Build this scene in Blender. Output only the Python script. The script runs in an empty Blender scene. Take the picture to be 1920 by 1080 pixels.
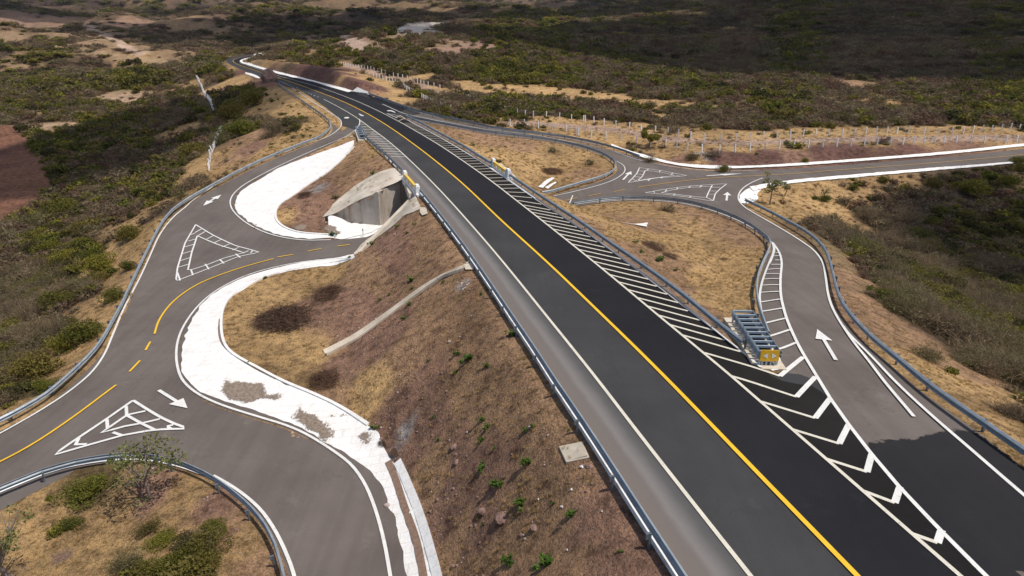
import bpy, bmesh, math, random
import numpy as np
from mathutils import Vector, geometry
R = math.radians
sc = bpy.context.scene
# ---------------------------------------------------------------- camera
CAMZ = 18.0; FPX = 1300.0; HOR = 30.0
TH = math.atan((540 - HOR) / FPX); CT, ST = math.cos(TH), math.sin(TH)
cam = bpy.data.cameras.new('camera'); co = bpy.data.objects.new('camera', cam)
sc.collection.objects.link(co); sc.camera = co
cam.sensor_width = 36.0; cam.lens = 36.0 * FPX / 1920.0
cam.clip_start = 0.5; cam.clip_end = 30000
co.location = (0, 0, CAMZ); co.rotation_euler = (math.pi / 2 - TH, 0, 0)
# ---------------------------------------------------------------- sky and sun
SUN_EL, SUN_AZ = 65.0, 108.0       # azimuth clockwise from +Y
w = bpy.data.worlds.new('World'); sc.world = w; w.use_nodes = True
nt = w.node_tree; bg = nt.nodes['Background']
sky = nt.nodes.new('ShaderNodeTexSky'); sky.sky_type = 'NISHITA'; sky.sun_disc = False
sky.sun_elevation = R(SUN_EL); sky.sun_rotation = R(SUN_AZ); sky.dust_density = 1.5
nt.links.new(sky.outputs[0], bg.inputs[0]); bg.inputs[1].default_value = 0.10
sl = bpy.data.lights.new('sun', 'SUN'); sl.energy = 3.6; sl.angle = R(0.5); sl.color = (1.0, 0.94, 0.86)
so = bpy.data.objects.new('sun', sl); sc.collection.objects.link(so)
sd = Vector((math.sin(R(SUN_AZ)) * math.cos(R(SUN_EL)), math.cos(R(SUN_AZ)) * math.cos(R(SUN_EL)), math.sin(R(SUN_EL))))
so.rotation_euler = (-sd).to_track_quat('-Z', 'Y').to_euler(); so.location = (60, 10, 120)
sc.view_settings.view_transform = 'Standard'; sc.view_settings.look = 'None'
sc.view_settings.exposure = 0.15; sc.view_settings.gamma = 1.0
rng = np.random.default_rng(7); random.seed(7)
# ---------------------------------------------------------------- pixel <-> world
def unproj(px, py, z):
    px = np.asarray(px, float); py = np.asarray(py, float); z = np.asarray(z, float)
    v = py - 540; den = FPX * ST + v * CT; H = CAMZ - z
    return np.stack([(px - 960) / den * H, (FPX * CT - v * ST) / den * H], -1)
def proj(x, y, z):
    dz = np.asarray(z) - CAMZ
    d = y * CT - dz * ST
    return 960 + FPX * x / d, 540 - FPX * (y * ST + dz * CT) / d, d
def zmain(Y):
    return np.interp(Y, [15, 33, 45, 80, 100, 126, 164, 210, 260, 320, 420], [0, -.3, -.8, -1.5, -1.6, -1.8, -2.5, -3.2, -3.8, -4.5, -5.5])
def resample(P, step):
    P = np.asarray(P, float)
    d = np.r_[0, np.cumsum(np.linalg.norm(np.diff(P[:, :2], axis=0), axis=1))]
    n = max(2, int(math.ceil(d[-1] / step)) + 1); s = np.linspace(0, d[-1], n)
    return np.stack([np.interp(s, d, P[:, k]) for k in range(P.shape[1])], 1)
def smoothline(P, it=2):
    P = np.asarray(P, float)
    for _ in range(it):                                   # chaikin
        Q = np.empty((2 * len(P) - 2, P.shape[1])); Q[0::2] = .75 * P[:-1] + .25 * P[1:]; Q[1::2] = .25 * P[:-1] + .75 * P[1:]
        P = np.vstack([P[:1], Q, P[-1:]])
    return P
def line3(px, z=None, dz=0.0, step=1.5, smooth=True):
    """pixel polyline -> world points (x,y,groundz). z: list of ground heights, a number, or None = main road profile"""
    P = np.asarray(px, float)
    if z is None:
        g = np.full(len(P), -1.0)
        for _ in range(12): g = zmain(unproj(P[:, 0], P[:, 1], g + dz)[:, 1])
    else: g = np.broadcast_to(np.asarray(z, float), (len(P),)).copy()
    W = np.c_[unproj(P[:, 0], P[:, 1], g + dz), g]
    if smooth and len(W) > 2: W = smoothline(W)
    W = resample(W, step)
    if z is None and len(W) > 24 and dz == 0:              # surveyed points jitter by a pixel: fair the long alignment
        for _ in range(30):
            Q = W.copy(); Q[1:-1, :2] = .25 * W[:-2, :2] + .5 * W[1:-1, :2] + .25 * W[2:, :2]; W = Q
    return W
def offset(W, d):
    t = np.gradient(W[:, :2], axis=0); t /= np.linalg.norm(t, axis=1)[:, None] + 1e-9
    Q = W.copy(); Q[:, 0] += t[:, 1] * d; Q[:, 1] -= t[:, 0] * d      # positive = right of travel
    return Q
# value noise
def _hash(ix, iy, s):
    h = (ix.astype(np.int64) * 374761393 + iy.astype(np.int64) * 668265263 + s * 144269) & 0xffffffff
    h = ((h ^ (h >> 13)) * 1274126177) & 0xffffffff
    return ((h ^ (h >> 16)) & 0xffff) / 65535.0
def vnoise(x, y, s=0):
    ix = np.floor(x); iy = np.floor(y); fx = x - ix; fy = y - iy
    fx = fx * fx * (3 - 2 * fx); fy = fy * fy * (3 - 2 * fy)
    a = _hash(ix, iy, s); b = _hash(ix + 1, iy, s); c = _hash(ix, iy + 1, s); d = _hash(ix + 1, iy + 1, s)
    return (a * (1 - fx) + b * fx) * (1 - fy) + (c * (1 - fx) + d * fx) * fy
def fbm(x, y, sc_, o=4, s=0):
    r = 0; a = .5; f = 1 / sc_
    for k in range(o): r = r + a * (vnoise(x * f + 17.3 * k, y * f - 9.1 * k, s + k) - .5); a *= .5; f *= 2.03
    return r * 2                                            # about -1..1
# ---------------------------------------------------------------- measured lines (photo pixels, ground heights)
YEL = [(1650,1127),(1607,1080),(1493,967),(1397,865),(1280,743),(1187,647),(1107,570),(1023,488),(935,412),(886,360),(848,328),(808,295),(770,266.6),(731.7,239),(688,212.4),(643,190),(592.8,171),(560,158.7),(522,146),(475,131),(445,121),(434.7,114.4),(442,109.7),(465,105),(496,100)]
LWH = [(1442,1127),(1403,1080),(1280,920),(1180,797),(1123,716),(1073,653),(1020,588),(973,528),(928,473),(862,398),(828.5,360),(796,328),(761,293.8),(740,275),(719,257.7),(697,242),(673,223.5),(640,203.5),(607,186.5)]
GLT = [(1850,1127),(1800,1080),(1713,1005),(1627,930),(1550,863),(1487,810),(1427,757),(1383,718),(1323,667),(1280,630),(1240,598),(1187,552),(1140,513),(1073,460),(1011,410),(968,377),(933,348),(896.5,322),(863,299),(828.5,275),(786,250),(751.5,230),(715,210.8),(670,190),(620,171),(593,162),(560,153),(520,142),(480,129),(449,118)]
GRT = [(1427,690),(1377,650),(1330,611),(1280,572),(1173,490),(1107,442),(1058,408),(1032,393),(995.4,368.8),(964,347),(938,328),(918,313.5),(875.4,287.5),(840,266.7),(806.7,248),(775,231.7),(757,221.5),(726.5,214.5)]
OUTR = [(602,158.8),(640,169),(682,181),(719,196),(754.6,213),(775,217),(817,226.5),(840,230.6),(900,241.5),(960,249),(1020,256.5)]
FARL = [(621,240),(618,225),(600,207),(580,192),(560,178),(540,165),(514,153),(486,144.5),(461,133.5),(437.5,125),(421.5,115),(430,108.5),(450,104),(475,101),(496,98)]
GUTR = [(690,177),(662,171),(616,161),(580,150),(533,140.6),(494,130),(456,119),(449,114.4),(456,110.6),(475,107),(498,103)]
G1 = [(522,155),(531,164),(559,183),(587,202),(613,220),(621,231),(616,243),(597,256),(559,269),(531,280),(467,307),(417,333),(367,360),(333,380),(310,403),(293,430),(280,457),(260,497),(243,533),(227,567),(207,603),(187,640),(157,673),(107,718),(83,738),(40,763),(0,784),(-90,822)]
G1Z = [-2.9,-2.8,-2.6,-2.5,-2.3,-2.3,-2.5,-2.8,-3.3,-3.6,-4.5,-5.3,-6,-6.6,-7,-7.3,-7.6,-7.9,-8,-8,-8.1,-8.2,-8.2,-8.3,-8.3,-8.4,-8.4,-8.5]
G2 = [(-90,948),(0,912),(67,883),(137,862),(200,852),(250,848),(317,858),(360,873),(400,893),(433,917),(467,946),(493,977),(513,1013),(530,1077),(540,1130)]
G3 = [(677.5,248),(685,253.5),(700,268),(716,282),(734,297),(755.6,318)]
G4 = [(785,351),(817,390),(843,423),(875,465),(913,520),(938,557),(965,597),(997,643),(1040,710),(1077,763),(1130,843),(1197,947),(1240,1013),(1280,1073),(1320,1135)]
G5 = [(762,216),(786,226.5),(811,240),(840,255.6),(870,271),(896,288),(921,303)]
G6 = [(956,325),(974.6,338),(995.4,352),(1016,365.6),(1037,379),(1060,394),(1090,413),(1153,457),(1207,493),(1280,546),(1313,573),(1353,606),(1393,636)]
G7 = [(690,174),(710,180),(737,190),(775,204),(807,212),(840,219),(873,225.5),(929,238),(1000,246),(1062,254),(1118,265),(1162,278),(1199,291)]
G7Z = [-2.6,-2.5,-2.4,-2.3,-2.4,-2.6,-2.9,-3.5,-4.1,-4.8,-5.4,-5.9,-6.2]
G8 = [(763,217),(800,224),(840,231),(880,239),(923,245.5),(984,252),(1040,260),(1080,268.5),(1122,281),(1148,295),(1155.6,306),(1151,318),(1129,329),(1084,342),(1029,358),(1016,361)]
G8Z = [-2.3,-2.4,-2.6,-2.9,-3.3,-3.9,-4.5,-5,-5.6,-6,-6.2,-6.3,-6.5,-6.7,-6.9,-7]
G9 = [(1073,380),(1124,371.5),(1174,367),(1227,368),(1279,373),(1322.5,383),(1360,396),(1390,409),(1416,424),(1435,439),(1444,451),(1442,465),(1427,493),(1419,517),(1417,547),(1423,577),(1440,622)]
G9Z = [-6.9,-6.8,-6.7,-6.6,-6.5,-6.3,-6,-5.7,-5.3,-4.9,-4.5,-4.1,-3.3,-2.7,-2,-1.4,-.9]
G10 = [(1397.5,372),(1447,395),(1500,423),(1527,440),(1550,464),(1560,493),(1567,527),(1577,560),(1600,593),(1640,633),(1680,663),(1743,717),(1830,776),(1920,837),(2010,897),(2110,965)]
G10Z = [-6.3,-6,-5.3,-4.9,-4.3,-3.6,-3,-2.4,-1.8,-1.2,-.9,-.6,-.3,-.1,0,0]
LIN = [(668,243),(655.6,252.5),(640,261),(593,280),(520,313),(463,343),(443,358),(433,371),(431,383),(437,397),(457,416),(483,431),(517,444),(567,452),(640,449.5),(700,441)]
LINZ = [-2.4,-2.5,-2.6,-3.3,-4.4,-5.4,-5.9,-6.2,-6.5,-6.8,-7,-7.1,-7.1,-7.1,-7,-7]
LOUT = [(560,173.5),(597.5,198),(627.5,217),(638,224),(641,232),(638,241),(616,258),(573,272),(500,300),(433,331),(388,359),(333,397),(300,437),(283,477),(260,527),(233,577),(210,633),(197,665),(177,695),(150,720),(100,757),(0,815),(-90,860)]
LOUTZ = [-2.7,-2.5,-2.3,-2.3,-2.3,-2.4,-2.6,-3.1,-4.3,-5.3,-6.1,-6.9,-7.3,-7.6,-7.9,-8,-8.1,-8.2,-8.2,-8.3,-8.3,-8.4,-8.5]
LLOW = [(690,478),(640,483),(567,490),(500,504),(450,520),(400,547),(367,577),(343,613),(332,643),(330,673),(336,703),(347,722),(373,742),(417,763),(483,783),(540,799),(583,819),(640,856),(667,880),(693,923),(717,997),(732,1079),(740,1130)]
LLOWZ = [-7.1,-7.1,-7.2,-7.4,-7.6,-7.8,-8,-8.1,-8.1,-8.2,-8.2,-8.2,-8.2,-8.2,-8.3,-8.3,-8.3,-8.4,-8.4,-8.4,-8.5,-8.5,-8.5]
TOEL = [(668,474),(633,494),(583,502),(533,510),(500,520),(467,536),(433,557),(417,577),(413,607),(417,643),(433,667),(483,693),(533,720),(590,744),(640,767),(673,784),(707,812),(737,862),(757,897),(787,970),(817,1077),(828,1130)]
TOELZ = [-6.6,-6.9,-7,-7.1,-7.2,-7.4,-7.5,-7.6,-7.7,-7.7,-7.7,-7.8,-7.8,-7.8,-7.9,-7.9,-7.9,-8,-8,-8.1,-8.1,-8.1]
SLABI = [(664,273),(638,302),(604,331),(580,344),(547,367),(522,381),(513,400),(519,419),(540,433),(567,440),(617,444),(632,424)]
SLABIZ = [-2.6,-3.5,-4.5,-4.9,-5.7,-6.1,-6.4,-6.7,-6.8,-6.9,-6.9,-6.9]
RROAD_U = [(1148,281),(1199,299),(1240,309),(1290,319),(1347,322),(1480,317),(1613,307),(1780,294),(1920,279),(2020,267)]
RROAD_L = [(2020,289),(1920,302),(1830,311),(1680,321.5),(1580,330),(1490,337.5),(1440,343.5),(1405,352),(1386,363),(1384,375),(1394,387),(1413,399),(1467,430),(1520,463),(1543,490),(1548,520),(1553,560),(1567,593),(1588,625),(1630,667),(1677,718),(1747,783),(1813,840),(1920,933),(2030,1028)]
RROAD_LZ = [-7,-7,-7,-6.9,-6.8,-6.7,-6.6,-6.5,-6.5,-6.4,-6.3,-6.1,-5.6,-4.9,-4.2,-3.5,-2.6,-1.9,-1.3,-.9,-.6,-.35,-.2,-.1,0]
RAMPL = [(1447,455),(1461,473),(1466,493),(1463,520),(1463,553),(1469,580),(1477,607),(1500,657),(1537,717),(1557,750),(1590,797),(1633,853),(1687,917),(1753,987),(1843,1078),(1890,1127)]
RAMPLZ = [-4.3,-3.8,-3.3,-2.7,-2,-1.6,-1.2,-.8,-.55,-.45,-.35,-.25,-.15,-.1,0,0]
CUTT = [(478,112),(500,114),(560,119),(615,127),(650,142),(690,168),(725,183)]
CUTTZ = [-2.8,-1.5,0.6,0.8,0.3,-1.2,-1.9]
TOEFR = [(1210,291),(1280,306),(1400,309),(1500,304.5),(1613,296),(1780,282),(1920,268),(2020,256)]      # foot of the cut bank along the right road
CUTR = [(1210,283),(1290,290),(1400,294),(1500,287),(1600,279),(1700,275),(1800,275),(1900,262),(2020,252)]
CUTRZ = []
for _x, _y in CUTR:          # bank top stands just behind its foot
    _t = unproj(_x, np.interp(_x, [p[0] for p in TOEFR], [p[1] for p in TOEFR]), -6.6)[1] + 1.3; _v = _y - 540
    CUTRZ.append(float(min(CAMZ - _t * (FPX * ST + _v * CT) / (FPX * CT - _v * ST), -4.6)))
# tunnel in world units
T0 = np.array([-13.2, 85.3]); TA = np.array([.81, .585]); TA /= np.linalg.norm(TA)
PF = np.array([-14.1, 89.6]); PN = np.array([-12.0, 81.2])           # far and near portal corners (left side)
QF = PF + TA * 15.2; QN = PN + TA * 15.2                               # right portal corners
JF = np.array([-16.9, 85.8]); TF = np.array([-25.0, 88.4]); TN = np.array([-17.5, 73.0])
EF = QF + np.array([4.3, 5.0]); EN = QN + np.array([6., -.3])
ZL = -7.0
BP = []                                                                # terrain points
def bl(px, z=None, dz=0., off=None, step=1.5, zo=0.):
    W = line3(px, z, dz, step); BP.append(W)
    if off: 
        Q = offset(W, off); Q[:, 2] += zo; BP.append(Q)
    return W
bl(YEL); bl(LWH); bl(GLT); bl(GRT); bl(OUTR[:6]); bl(GUTR)
BP.append(offset(line3(FARL[5:]), 0))
for g, s in ((G3, -.9), (G4, .9), (G5, .7), (G6, -.9)):
    W = line3(g, None, .76); s_ = s
    BP.append(W)
    # outward side: away from the yellow line
    Y = line3(YEL); A = offset(W, abs(s)); B = offset(W, -abs(s))
    da = np.min(np.linalg.norm(A[len(A)//2, :2] - Y[:, :2], axis=1)); db = np.min(np.linalg.norm(B[len(B)//2, :2] - Y[:, :2], axis=1))
    BP.append(A if da > db else B)
BP.append(line3([(755.6, 318), (785, 351)], None, .76)); BP.append(line3([(921, 303), (956, 325)], None, .76))
for g, z, in ((G1, G1Z), (G2, -8.3), (G7, G7Z), (G8, G8Z), (G9, G9Z), (G10, G10Z)):
    W = line3(g, z, .76); BP.append(W)
BP.append(offset(line3(G1, G1Z, .76), 1.2)); BP.append(offset(line3(G10, G10Z, .76), -1.2))
BP.append(offset(line3(G7, G7Z, .76), -1.0))
bl(LIN, LINZ); bl(LOUT, LOUTZ); bl(LLOW, LLOWZ); bl(TOEL, TOELZ); bl(SLABI, SLABIZ)
bl(OUTR[5:], [-2.3,-2.5,-2.7,-3.3,-3.9,-4.4])
bl(RROAD_U, [-5.7,-6.2,-6.4,-6.5,-6.6,-6.7,-6.8,-6.9,-7,-7]); bl(RROAD_L, RROAD_LZ); bl(RAMPL, RAMPLZ)
bl([(1120,365),(1195,352),(1266,342),(1345,334),(1420,330.5),(1600,317),(1747,307),(1920,290)], [-6.9,-6.7,-6.6,-6.5,-6.6,-6.7,-6.8,-6.9])
bl([(290,627),(317,573),(383,527),(450,503),(513,486),(603,469),(657,460),(700,455)], [-8.1,-8,-7.7,-7.5,-7.3,-7.2,-7.1,-7])
bl([(218,723),(133,787),(62,835),(0,868),(-90,915)], [-8.2,-8.3,-8.3,-8.4,-8.5])
bl([(250,752),(300,783),(353,805),(420,830),(520,880),(580,940),(620,1010),(640,1080),(650,1130)], [-8.2]*4+[-8.3]*5)
bl(CUTT, CUTTZ); bl(TOEFR, [-6.0,-6.3,-6.4,-6.5,-6.6,-6.7,-6.8,-6.9]); bl(CUTR, CUTRZ)
# wing wall notch: the ground behind the walls
def wl(a, b, za, zb, n=9):
    t = np.linspace(0, 1, n)[:, None]; P = (1 - t) * a + t * b
    BP.append(np.c_[P, (za * (1 - t) + zb * t)])
wl(PF + [-.1, .5], JF + [-.5, .6], -1.9, -2.6); wl(JF + [-.4, .6], TF + [-.6, .4], -2.7, -6.8)
wl(PN + [.5, -.5], TN + [.6, -.3], -2.0, -6.6)
wl(PF + [-4.5, 4.5], TF + [1, 3.6], -2.2, -6.2)
wl(QF, EF, -1.9, -6.6); wl(QN, EN, -1.9, -6.7)
# natural ground: photo points with heights, then far hills in world units
NATPX = [(200,450,-11),(120,520,-13),(60,620,-13.5),(0,700,-13),(100,640,-12.5),(100,420,-16),(0,500,-16),(30,320,-17.5),(90,340,-17.5),(0,240,-18),(40,400,-17),(250,340,-14),(200,250,-17),(350,270,-12),(330,180,-15),
 (480,250,-4.8),(560,235,-4.0),(450,200,-7),(430,280,-7),(380,320,-8.5),(400,250,-9.5),(545,200,-4.2),(480,165,-5.5),(430,150,-8),(400,120,-14),(150,140,-20),(300,120,-19),(60,120,-21),
 (780,170,-3.2),(850,190,-3.5),(950,210,-3.8),(1050,225,-4),(1120,240,-4.2),(1250,265,-4.8),(1400,265,-4.9),(1600,255,-5),(1750,250,-5.2),(1900,245,-5.4),(700,140,-1.5),(650,115,0),(900,170,-4.5),(1100,190,-5),(1300,200,-5),(1500,210,-5.5),(1700,215,-6),(1900,210,-6),
 (1500,400,-8),(1600,430,-10.5),(1700,500,-11),(1850,560,-11),(1700,380,-10),(1850,360,-9.5),(1550,355,-7.4),(1650,350,-8),(1900,650,-9.5),(1800,620,-9),(1700,580,-9),(1920,430,-12),(1900,750,-4.2),(1990,780,-5),
 (1750,690,-4.5),(1660,600,-6),(1620,520,-7.5),(1480,350,-7),
 (100,1000,-8.6),(300,1000,-8.3),(400,1060,-8.3),(0,1060,-9),(200,930,-8.2),(-100,700,-14),(-200,500,-17)]
NATW = [(-200,560,-20),(-90,520,-8),(-85,440,7),(-50,450,8.5),(-15,430,7),(20,430,3),(-60,640,-8),(-20,700,-8),(-110,470,-3),(-60,560,-4),(60,430,-3),(150,330,-3),(260,330,-2),(60,600,0),(200,600,3),(400,600,6),(-40,900,-2),(100,900,8),(300,900,20),(600,900,32),(900,900,36),(600,600,10),(900,500,8),(1000,1500,60),(200,1300,10),(0,1400,0),
 (-500,800,-22),(-300,900,-18),(-900,900,-15),(-300,1500,-5),(-800,1600,0),(-1500,1600,15),(-600,2600,30),(0,2400,20),(-1800,3000,60),(-600,3800,75),(300,3000,45),(1200,3000,85),(-2500,5000,120),(0,5000,110),(1500,5000,120),(3500,5000,140),(-250,260,-19),(-400,400,-21),(220,160,-8),(300,100,-12),(350,220,-7),(120,60,-11),(120,30,-9),(-80,30,-15),(-150,60,-17),(-60,10,-12),(60,10,-6),(0,5,-3),(6000,9000,160),(-6000,9000,160),(0,9000,160),(500,-100,-5),(-500,-100,-20)]
def warp(x, y):
    r = np.sqrt(x * x + (y + 15) ** 2) + 5
    return np.arctan2(x, y + 15) * 1.6, np.log(r)
_p = np.array(NATPX, float); _q = unproj(_p[:, 0], _p[:, 1], _p[:, 2])
NP = np.vstack([np.c_[_q, _p[:, 2]], np.array(NATW, float)])
_a, _b = warp(NP[:, 0], NP[:, 1]); NC = np.stack([_a, _b], 1)
def _tps(d2): return d2 * np.log(d2 + 1e-9) * .5
_D = ((NC[:, None] - NC[None]) ** 2).sum(-1); n_ = len(NC)
_A = np.zeros((n_ + 3, n_ + 3)); _A[:n_, :n_] = _tps(_D) + np.eye(n_) * .004; _A[:n_, n_] = 1; _A[:n_, n_+1:] = NC; _A[n_:, :n_] = _A[:n_, n_:].T
_w = np.linalg.solve(_A, np.r_[NP[:, 2], 0, 0, 0])
def nat(x, y):
    x = np.asarray(x, float); y = np.asarray(y, float); sh = x.shape; x = x.ravel(); y = y.ravel(); o = np.empty(len(x))
    for i in range(0, len(x), 40000):
        a, b = warp(x[i:i+40000], y[i:i+40000])
        d2 = (a[:, None] - NC[None, :, 0]) ** 2 + (b[:, None] - NC[None, :, 1]) ** 2
        o[i:i+40000] = _tps(d2) @ _w[:n_] + _w[n_] + _w[n_+1] * a + _w[n_+2] * b
    return o.reshape(sh)
def ridged(x, y, s, o=4, sd=0):
    r = 0; a = .5; f = 1 / s
    for k in range(o): r = r + a * (1 - 2 * abs(vnoise(x * f + 31.7 * k, y * f + 11 * k, sd + k) - .5) * 1.0); a *= .5; f *= 2.1
    return r - .5
def detail(x, y):
    r = np.sqrt(x * x + y * y)
    a = .35 * fbm(x, y, 9, 3, 3) + 1.2 * np.clip((r - 60) / 200, 0, 1) * fbm(x, y, 40, 4, 11)
    a = a + np.clip((r - 420) / 900, 0, 1) * 78 * ridged(x, y, 320, 5, 21) * np.clip((350 - x) / 600, .3, 1) + np.clip((r - 650) / 1900, 0, 1) * 150 * ridged(x, y, 950, 5, 41)
    bk_ = np.clip((r - 380) / 300, 0, 1) * np.clip((330 - x) / 400, .25, 1)
    return a + bk_ * 26 * (ridged(x, y, 170, 4, 61) - .1)
# near grid
GX0, GX1, GY0, GY1, GS = -240.0, 190.0, -40.0, 580.0, 0.5
gx = np.arange(GX0, GX1 + .1, GS); gy = np.arange(GY0, GY1 + .1, GS)
BPA = np.vstack(BP); BPA = BPA[(BPA[:, 0] > GX0) & (BPA[:, 0] < GX1) & (BPA[:, 1] > GY0) & (BPA[:, 1] < GY1)]
key = np.round(BPA[:, :2] / .35).astype(int); _, ui = np.unique(key, axis=0, return_index=True); BPA = BPA[np.sort(ui)]
# nearest distance to the road lines on a coarse 2 m raster
cx = np.arange(GX0 - 4, GX1 + 8, 2.0); cy = np.arange(GY0 - 4, GY1 + 8, 2.0)
CX, CY = np.meshgrid(cx, cy); DD = np.full(CX.shape, 1e9); fl = np.stack([CX.ravel(), CY.ravel()], 1); dm = np.empty(len(fl))
for i in range(0, len(fl), 4000): dm[i:i+4000] = np.sqrt(((fl[i:i+4000, None] - BPA[None, :, :2]) ** 2).sum(-1)).min(1)
DD = dm.reshape(CX.shape)
def bil(G, x0, y0, s, x, y):
    fx = np.clip((x - x0) / s, 0, G.shape[1] - 1.001); fy = np.clip((y - y0) / s, 0, G.shape[0] - 1.001)
    ix = fx.astype(int); iy = fy.astype(int); fx = fx - ix; fy = fy - iy
    return (G[iy, ix] * (1 - fx) + G[iy, ix+1] * fx) * (1 - fy) + (G[iy+1, ix] * (1 - fx) + G[iy+1, ix+1] * fx) * fy
def roaddist(x, y): 
    d = bil(DD, cx[0], cy[0], 2.0, x, y)
    o = np.maximum(np.maximum(GX0 - x, x - GX1), np.maximum(GY0 - y, y - GY1))
    return d + np.maximum(o, 0)
NX, NY = np.meshgrid(np.arange(GX0 - 6, GX1 + 12, 6.0), np.arange(GY0 - 6, GY1 + 12, 6.0))
k_ = roaddist(NX, NY) > 9.0; nx = NX[k_]; ny = NY[k_]
# islands inside the interchange keep the height their control points give
ISL = [(1250,440,-5.0),(1330,470,-4.6),(1180,410,-4.8),(1120,400,-4.3),(1380,520,-3.8),(1300,540,-3.2),(1030,315,-6.2),(1080,310,-6.3),(960,285,-4.6),(900,265,-3.8),(990,330,-5.6),(1100,320,-6.3),(560,580,-7.3),(620,560,-6.9),(500,560,-7.4),(480,620,-7.5),(620,660,-7.4),(560,660,-7.6),(640,720,-7.5),(560,380,-6.0),(600,370,-5.0),(590,420,-6.9),(700,560,-6.0),(680,620,-6.6)]
_i = np.array(ISL, float); IW = np.c_[unproj(_i[:, 0], _i[:, 1], _i[:, 2]), _i[:, 2]]
def inpoly(x, y, P):
    x = np.asarray(x); y = np.asarray(y); c = np.zeros(x.shape, bool); n = len(P); j = n - 1
    for i in range(n):
        xi, yi = P[i][0], P[i][1]; xj, yj = P[j][0], P[j][1]
        if yi != yj: c ^= ((yi > y) != (yj > y)) & (x < (xj - xi) * (y - yi) / (yj - yi) + xi)
        j = i
    return c
L3 = lambda px, z=None, dz=0.: line3(px, z, dz)
isl_polys = [np.vstack([L3(G9, G9Z, .76), L3(G6, None, .76)[::-1]]), np.vstack([L3(G8, G8Z, .76), L3(G6, None, .76)[:8][::-1], L3(G5, None, .76)[::-1]]),
             np.vstack([L3(TOEL, TOELZ), L3(G4, None, .76)[::-1]]), np.vstack([L3(SLABI, SLABIZ), [[*TF, 0], [*PF, 0]], L3(G3, None, .76)[::-1]])]
m_ = np.zeros(len(nx), bool)
for P in isl_polys: m_ |= inpoly(nx, ny, P)
NAP = np.c_[nx, ny, nat(nx, ny)][~m_]
ALLP = np.vstack([BPA, NAP, IW])
res = geometry.delaunay_2d_cdt([Vector((p[0], p[1])) for p in ALLP], [], [], 0, 1e-4)
tv = np.array([[v.x, v.y] for v in res[0]]); tz = np.array([ALLP[o[0], 2] if o else 0 for o in res[3]]); tf = np.array([list(f) for f in res[2]])
HG = np.full((len(gy), len(gx)), np.nan)
for f in tf:
    a, b, c = tv[f]; x0 = max(0, int((min(a[0], b[0], c[0]) - GX0) / GS)); x1 = min(len(gx) - 1, int((max(a[0], b[0], c[0]) - GX0) / GS) + 1)
    y0 = max(0, int((min(a[1], b[1], c[1]) - GY0) / GS)); y1 = min(len(gy) - 1, int((max(a[1], b[1], c[1]) - GY0) / GS) + 1)
    if x1 < x0 or y1 < y0: continue
    X = gx[x0:x1+1][None]; Y = gy[y0:y1+1][:, None]; det = (b[1]-c[1])*(a[0]-c[0]) + (c[0]-b[0])*(a[1]-c[1])
    if abs(det) < 1e-9: continue
    l1 = ((b[1]-c[1])*(X-c[0]) + (c[0]-b[0])*(Y-c[1])) / det; l2 = ((c[1]-a[1])*(X-c[0]) + (a[0]-c[0])*(Y-c[1])) / det; l3 = 1 - l1 - l2
    ins = (l1 >= -1e-6) & (l2 >= -1e-6) & (l3 >= -1e-6); Z = l1*tz[f[0]] + l2*tz[f[1]] + l3*tz[f[2]]
    sub = HG[y0:y1+1, x0:x1+1]; sub[ins] = Z[ins]
GXX, GYY = np.meshgrid(gx, gy)
bad = np.isnan(HG)
if bad.any(): HG[bad] = nat(GXX[bad], GYY[bad])
def blur(G, n=1):
    for _ in range(n):
        P = np.pad(G, 1, mode='edge'); G = (P[:-2, 1:-1] + P[2:, 1:-1] + 2 * P[1:-1, 1:-1]) / 4
        P = np.pad(G, 1, mode='edge'); G = (P[1:-1, :-2] + P[1:-1, 2:] + 2 * P[1:-1, 1:-1]) / 4
    return G
RD = roaddist(GXX, GYY)
HG1 = blur(HG, 2); HG2 = blur(HG, 30); t = np.clip((RD - 4) / 8, 0, 1); HG = HG1 * (1 - t) + HG2 * t
HG += detail(GXX, GYY) * np.clip((RD - 1.5) / 10, 0, 1)
for _f, _t, _tz in ((line3(GUTR[:8])[:, :2], CUTT, CUTTZ), (line3(TOEFR, -6.5)[:, :2][::-1], CUTR, CUTRZ)):      # rugged rock faces
    _c = np.vstack([_f, line3(_t, _tz)[:, :2]]); _k = inpoly(GXX, GYY, _c); _s = blur((blur(_k.astype(float), 4) > .93).astype(float), 1)
    HG += _s * (ridged(GXX, GYY, 3.2, 4, 71) * 1.5 + .25 * fbm(GXX, GYY, 1.2, 2, 73))
EDG = np.clip(np.minimum(np.minimum(GXX - GX0, GX1 - GXX), GY1 - GYY) / 30, 0, 1)
FARN = None
def hfar(x, y): return nat(x, y) + detail(x, y)
i_ = EDG < 1; HG[i_] = HG[i_] * EDG[i_] + hfar(GXX[i_], GYY[i_]) * (1 - EDG[i_])
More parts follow.
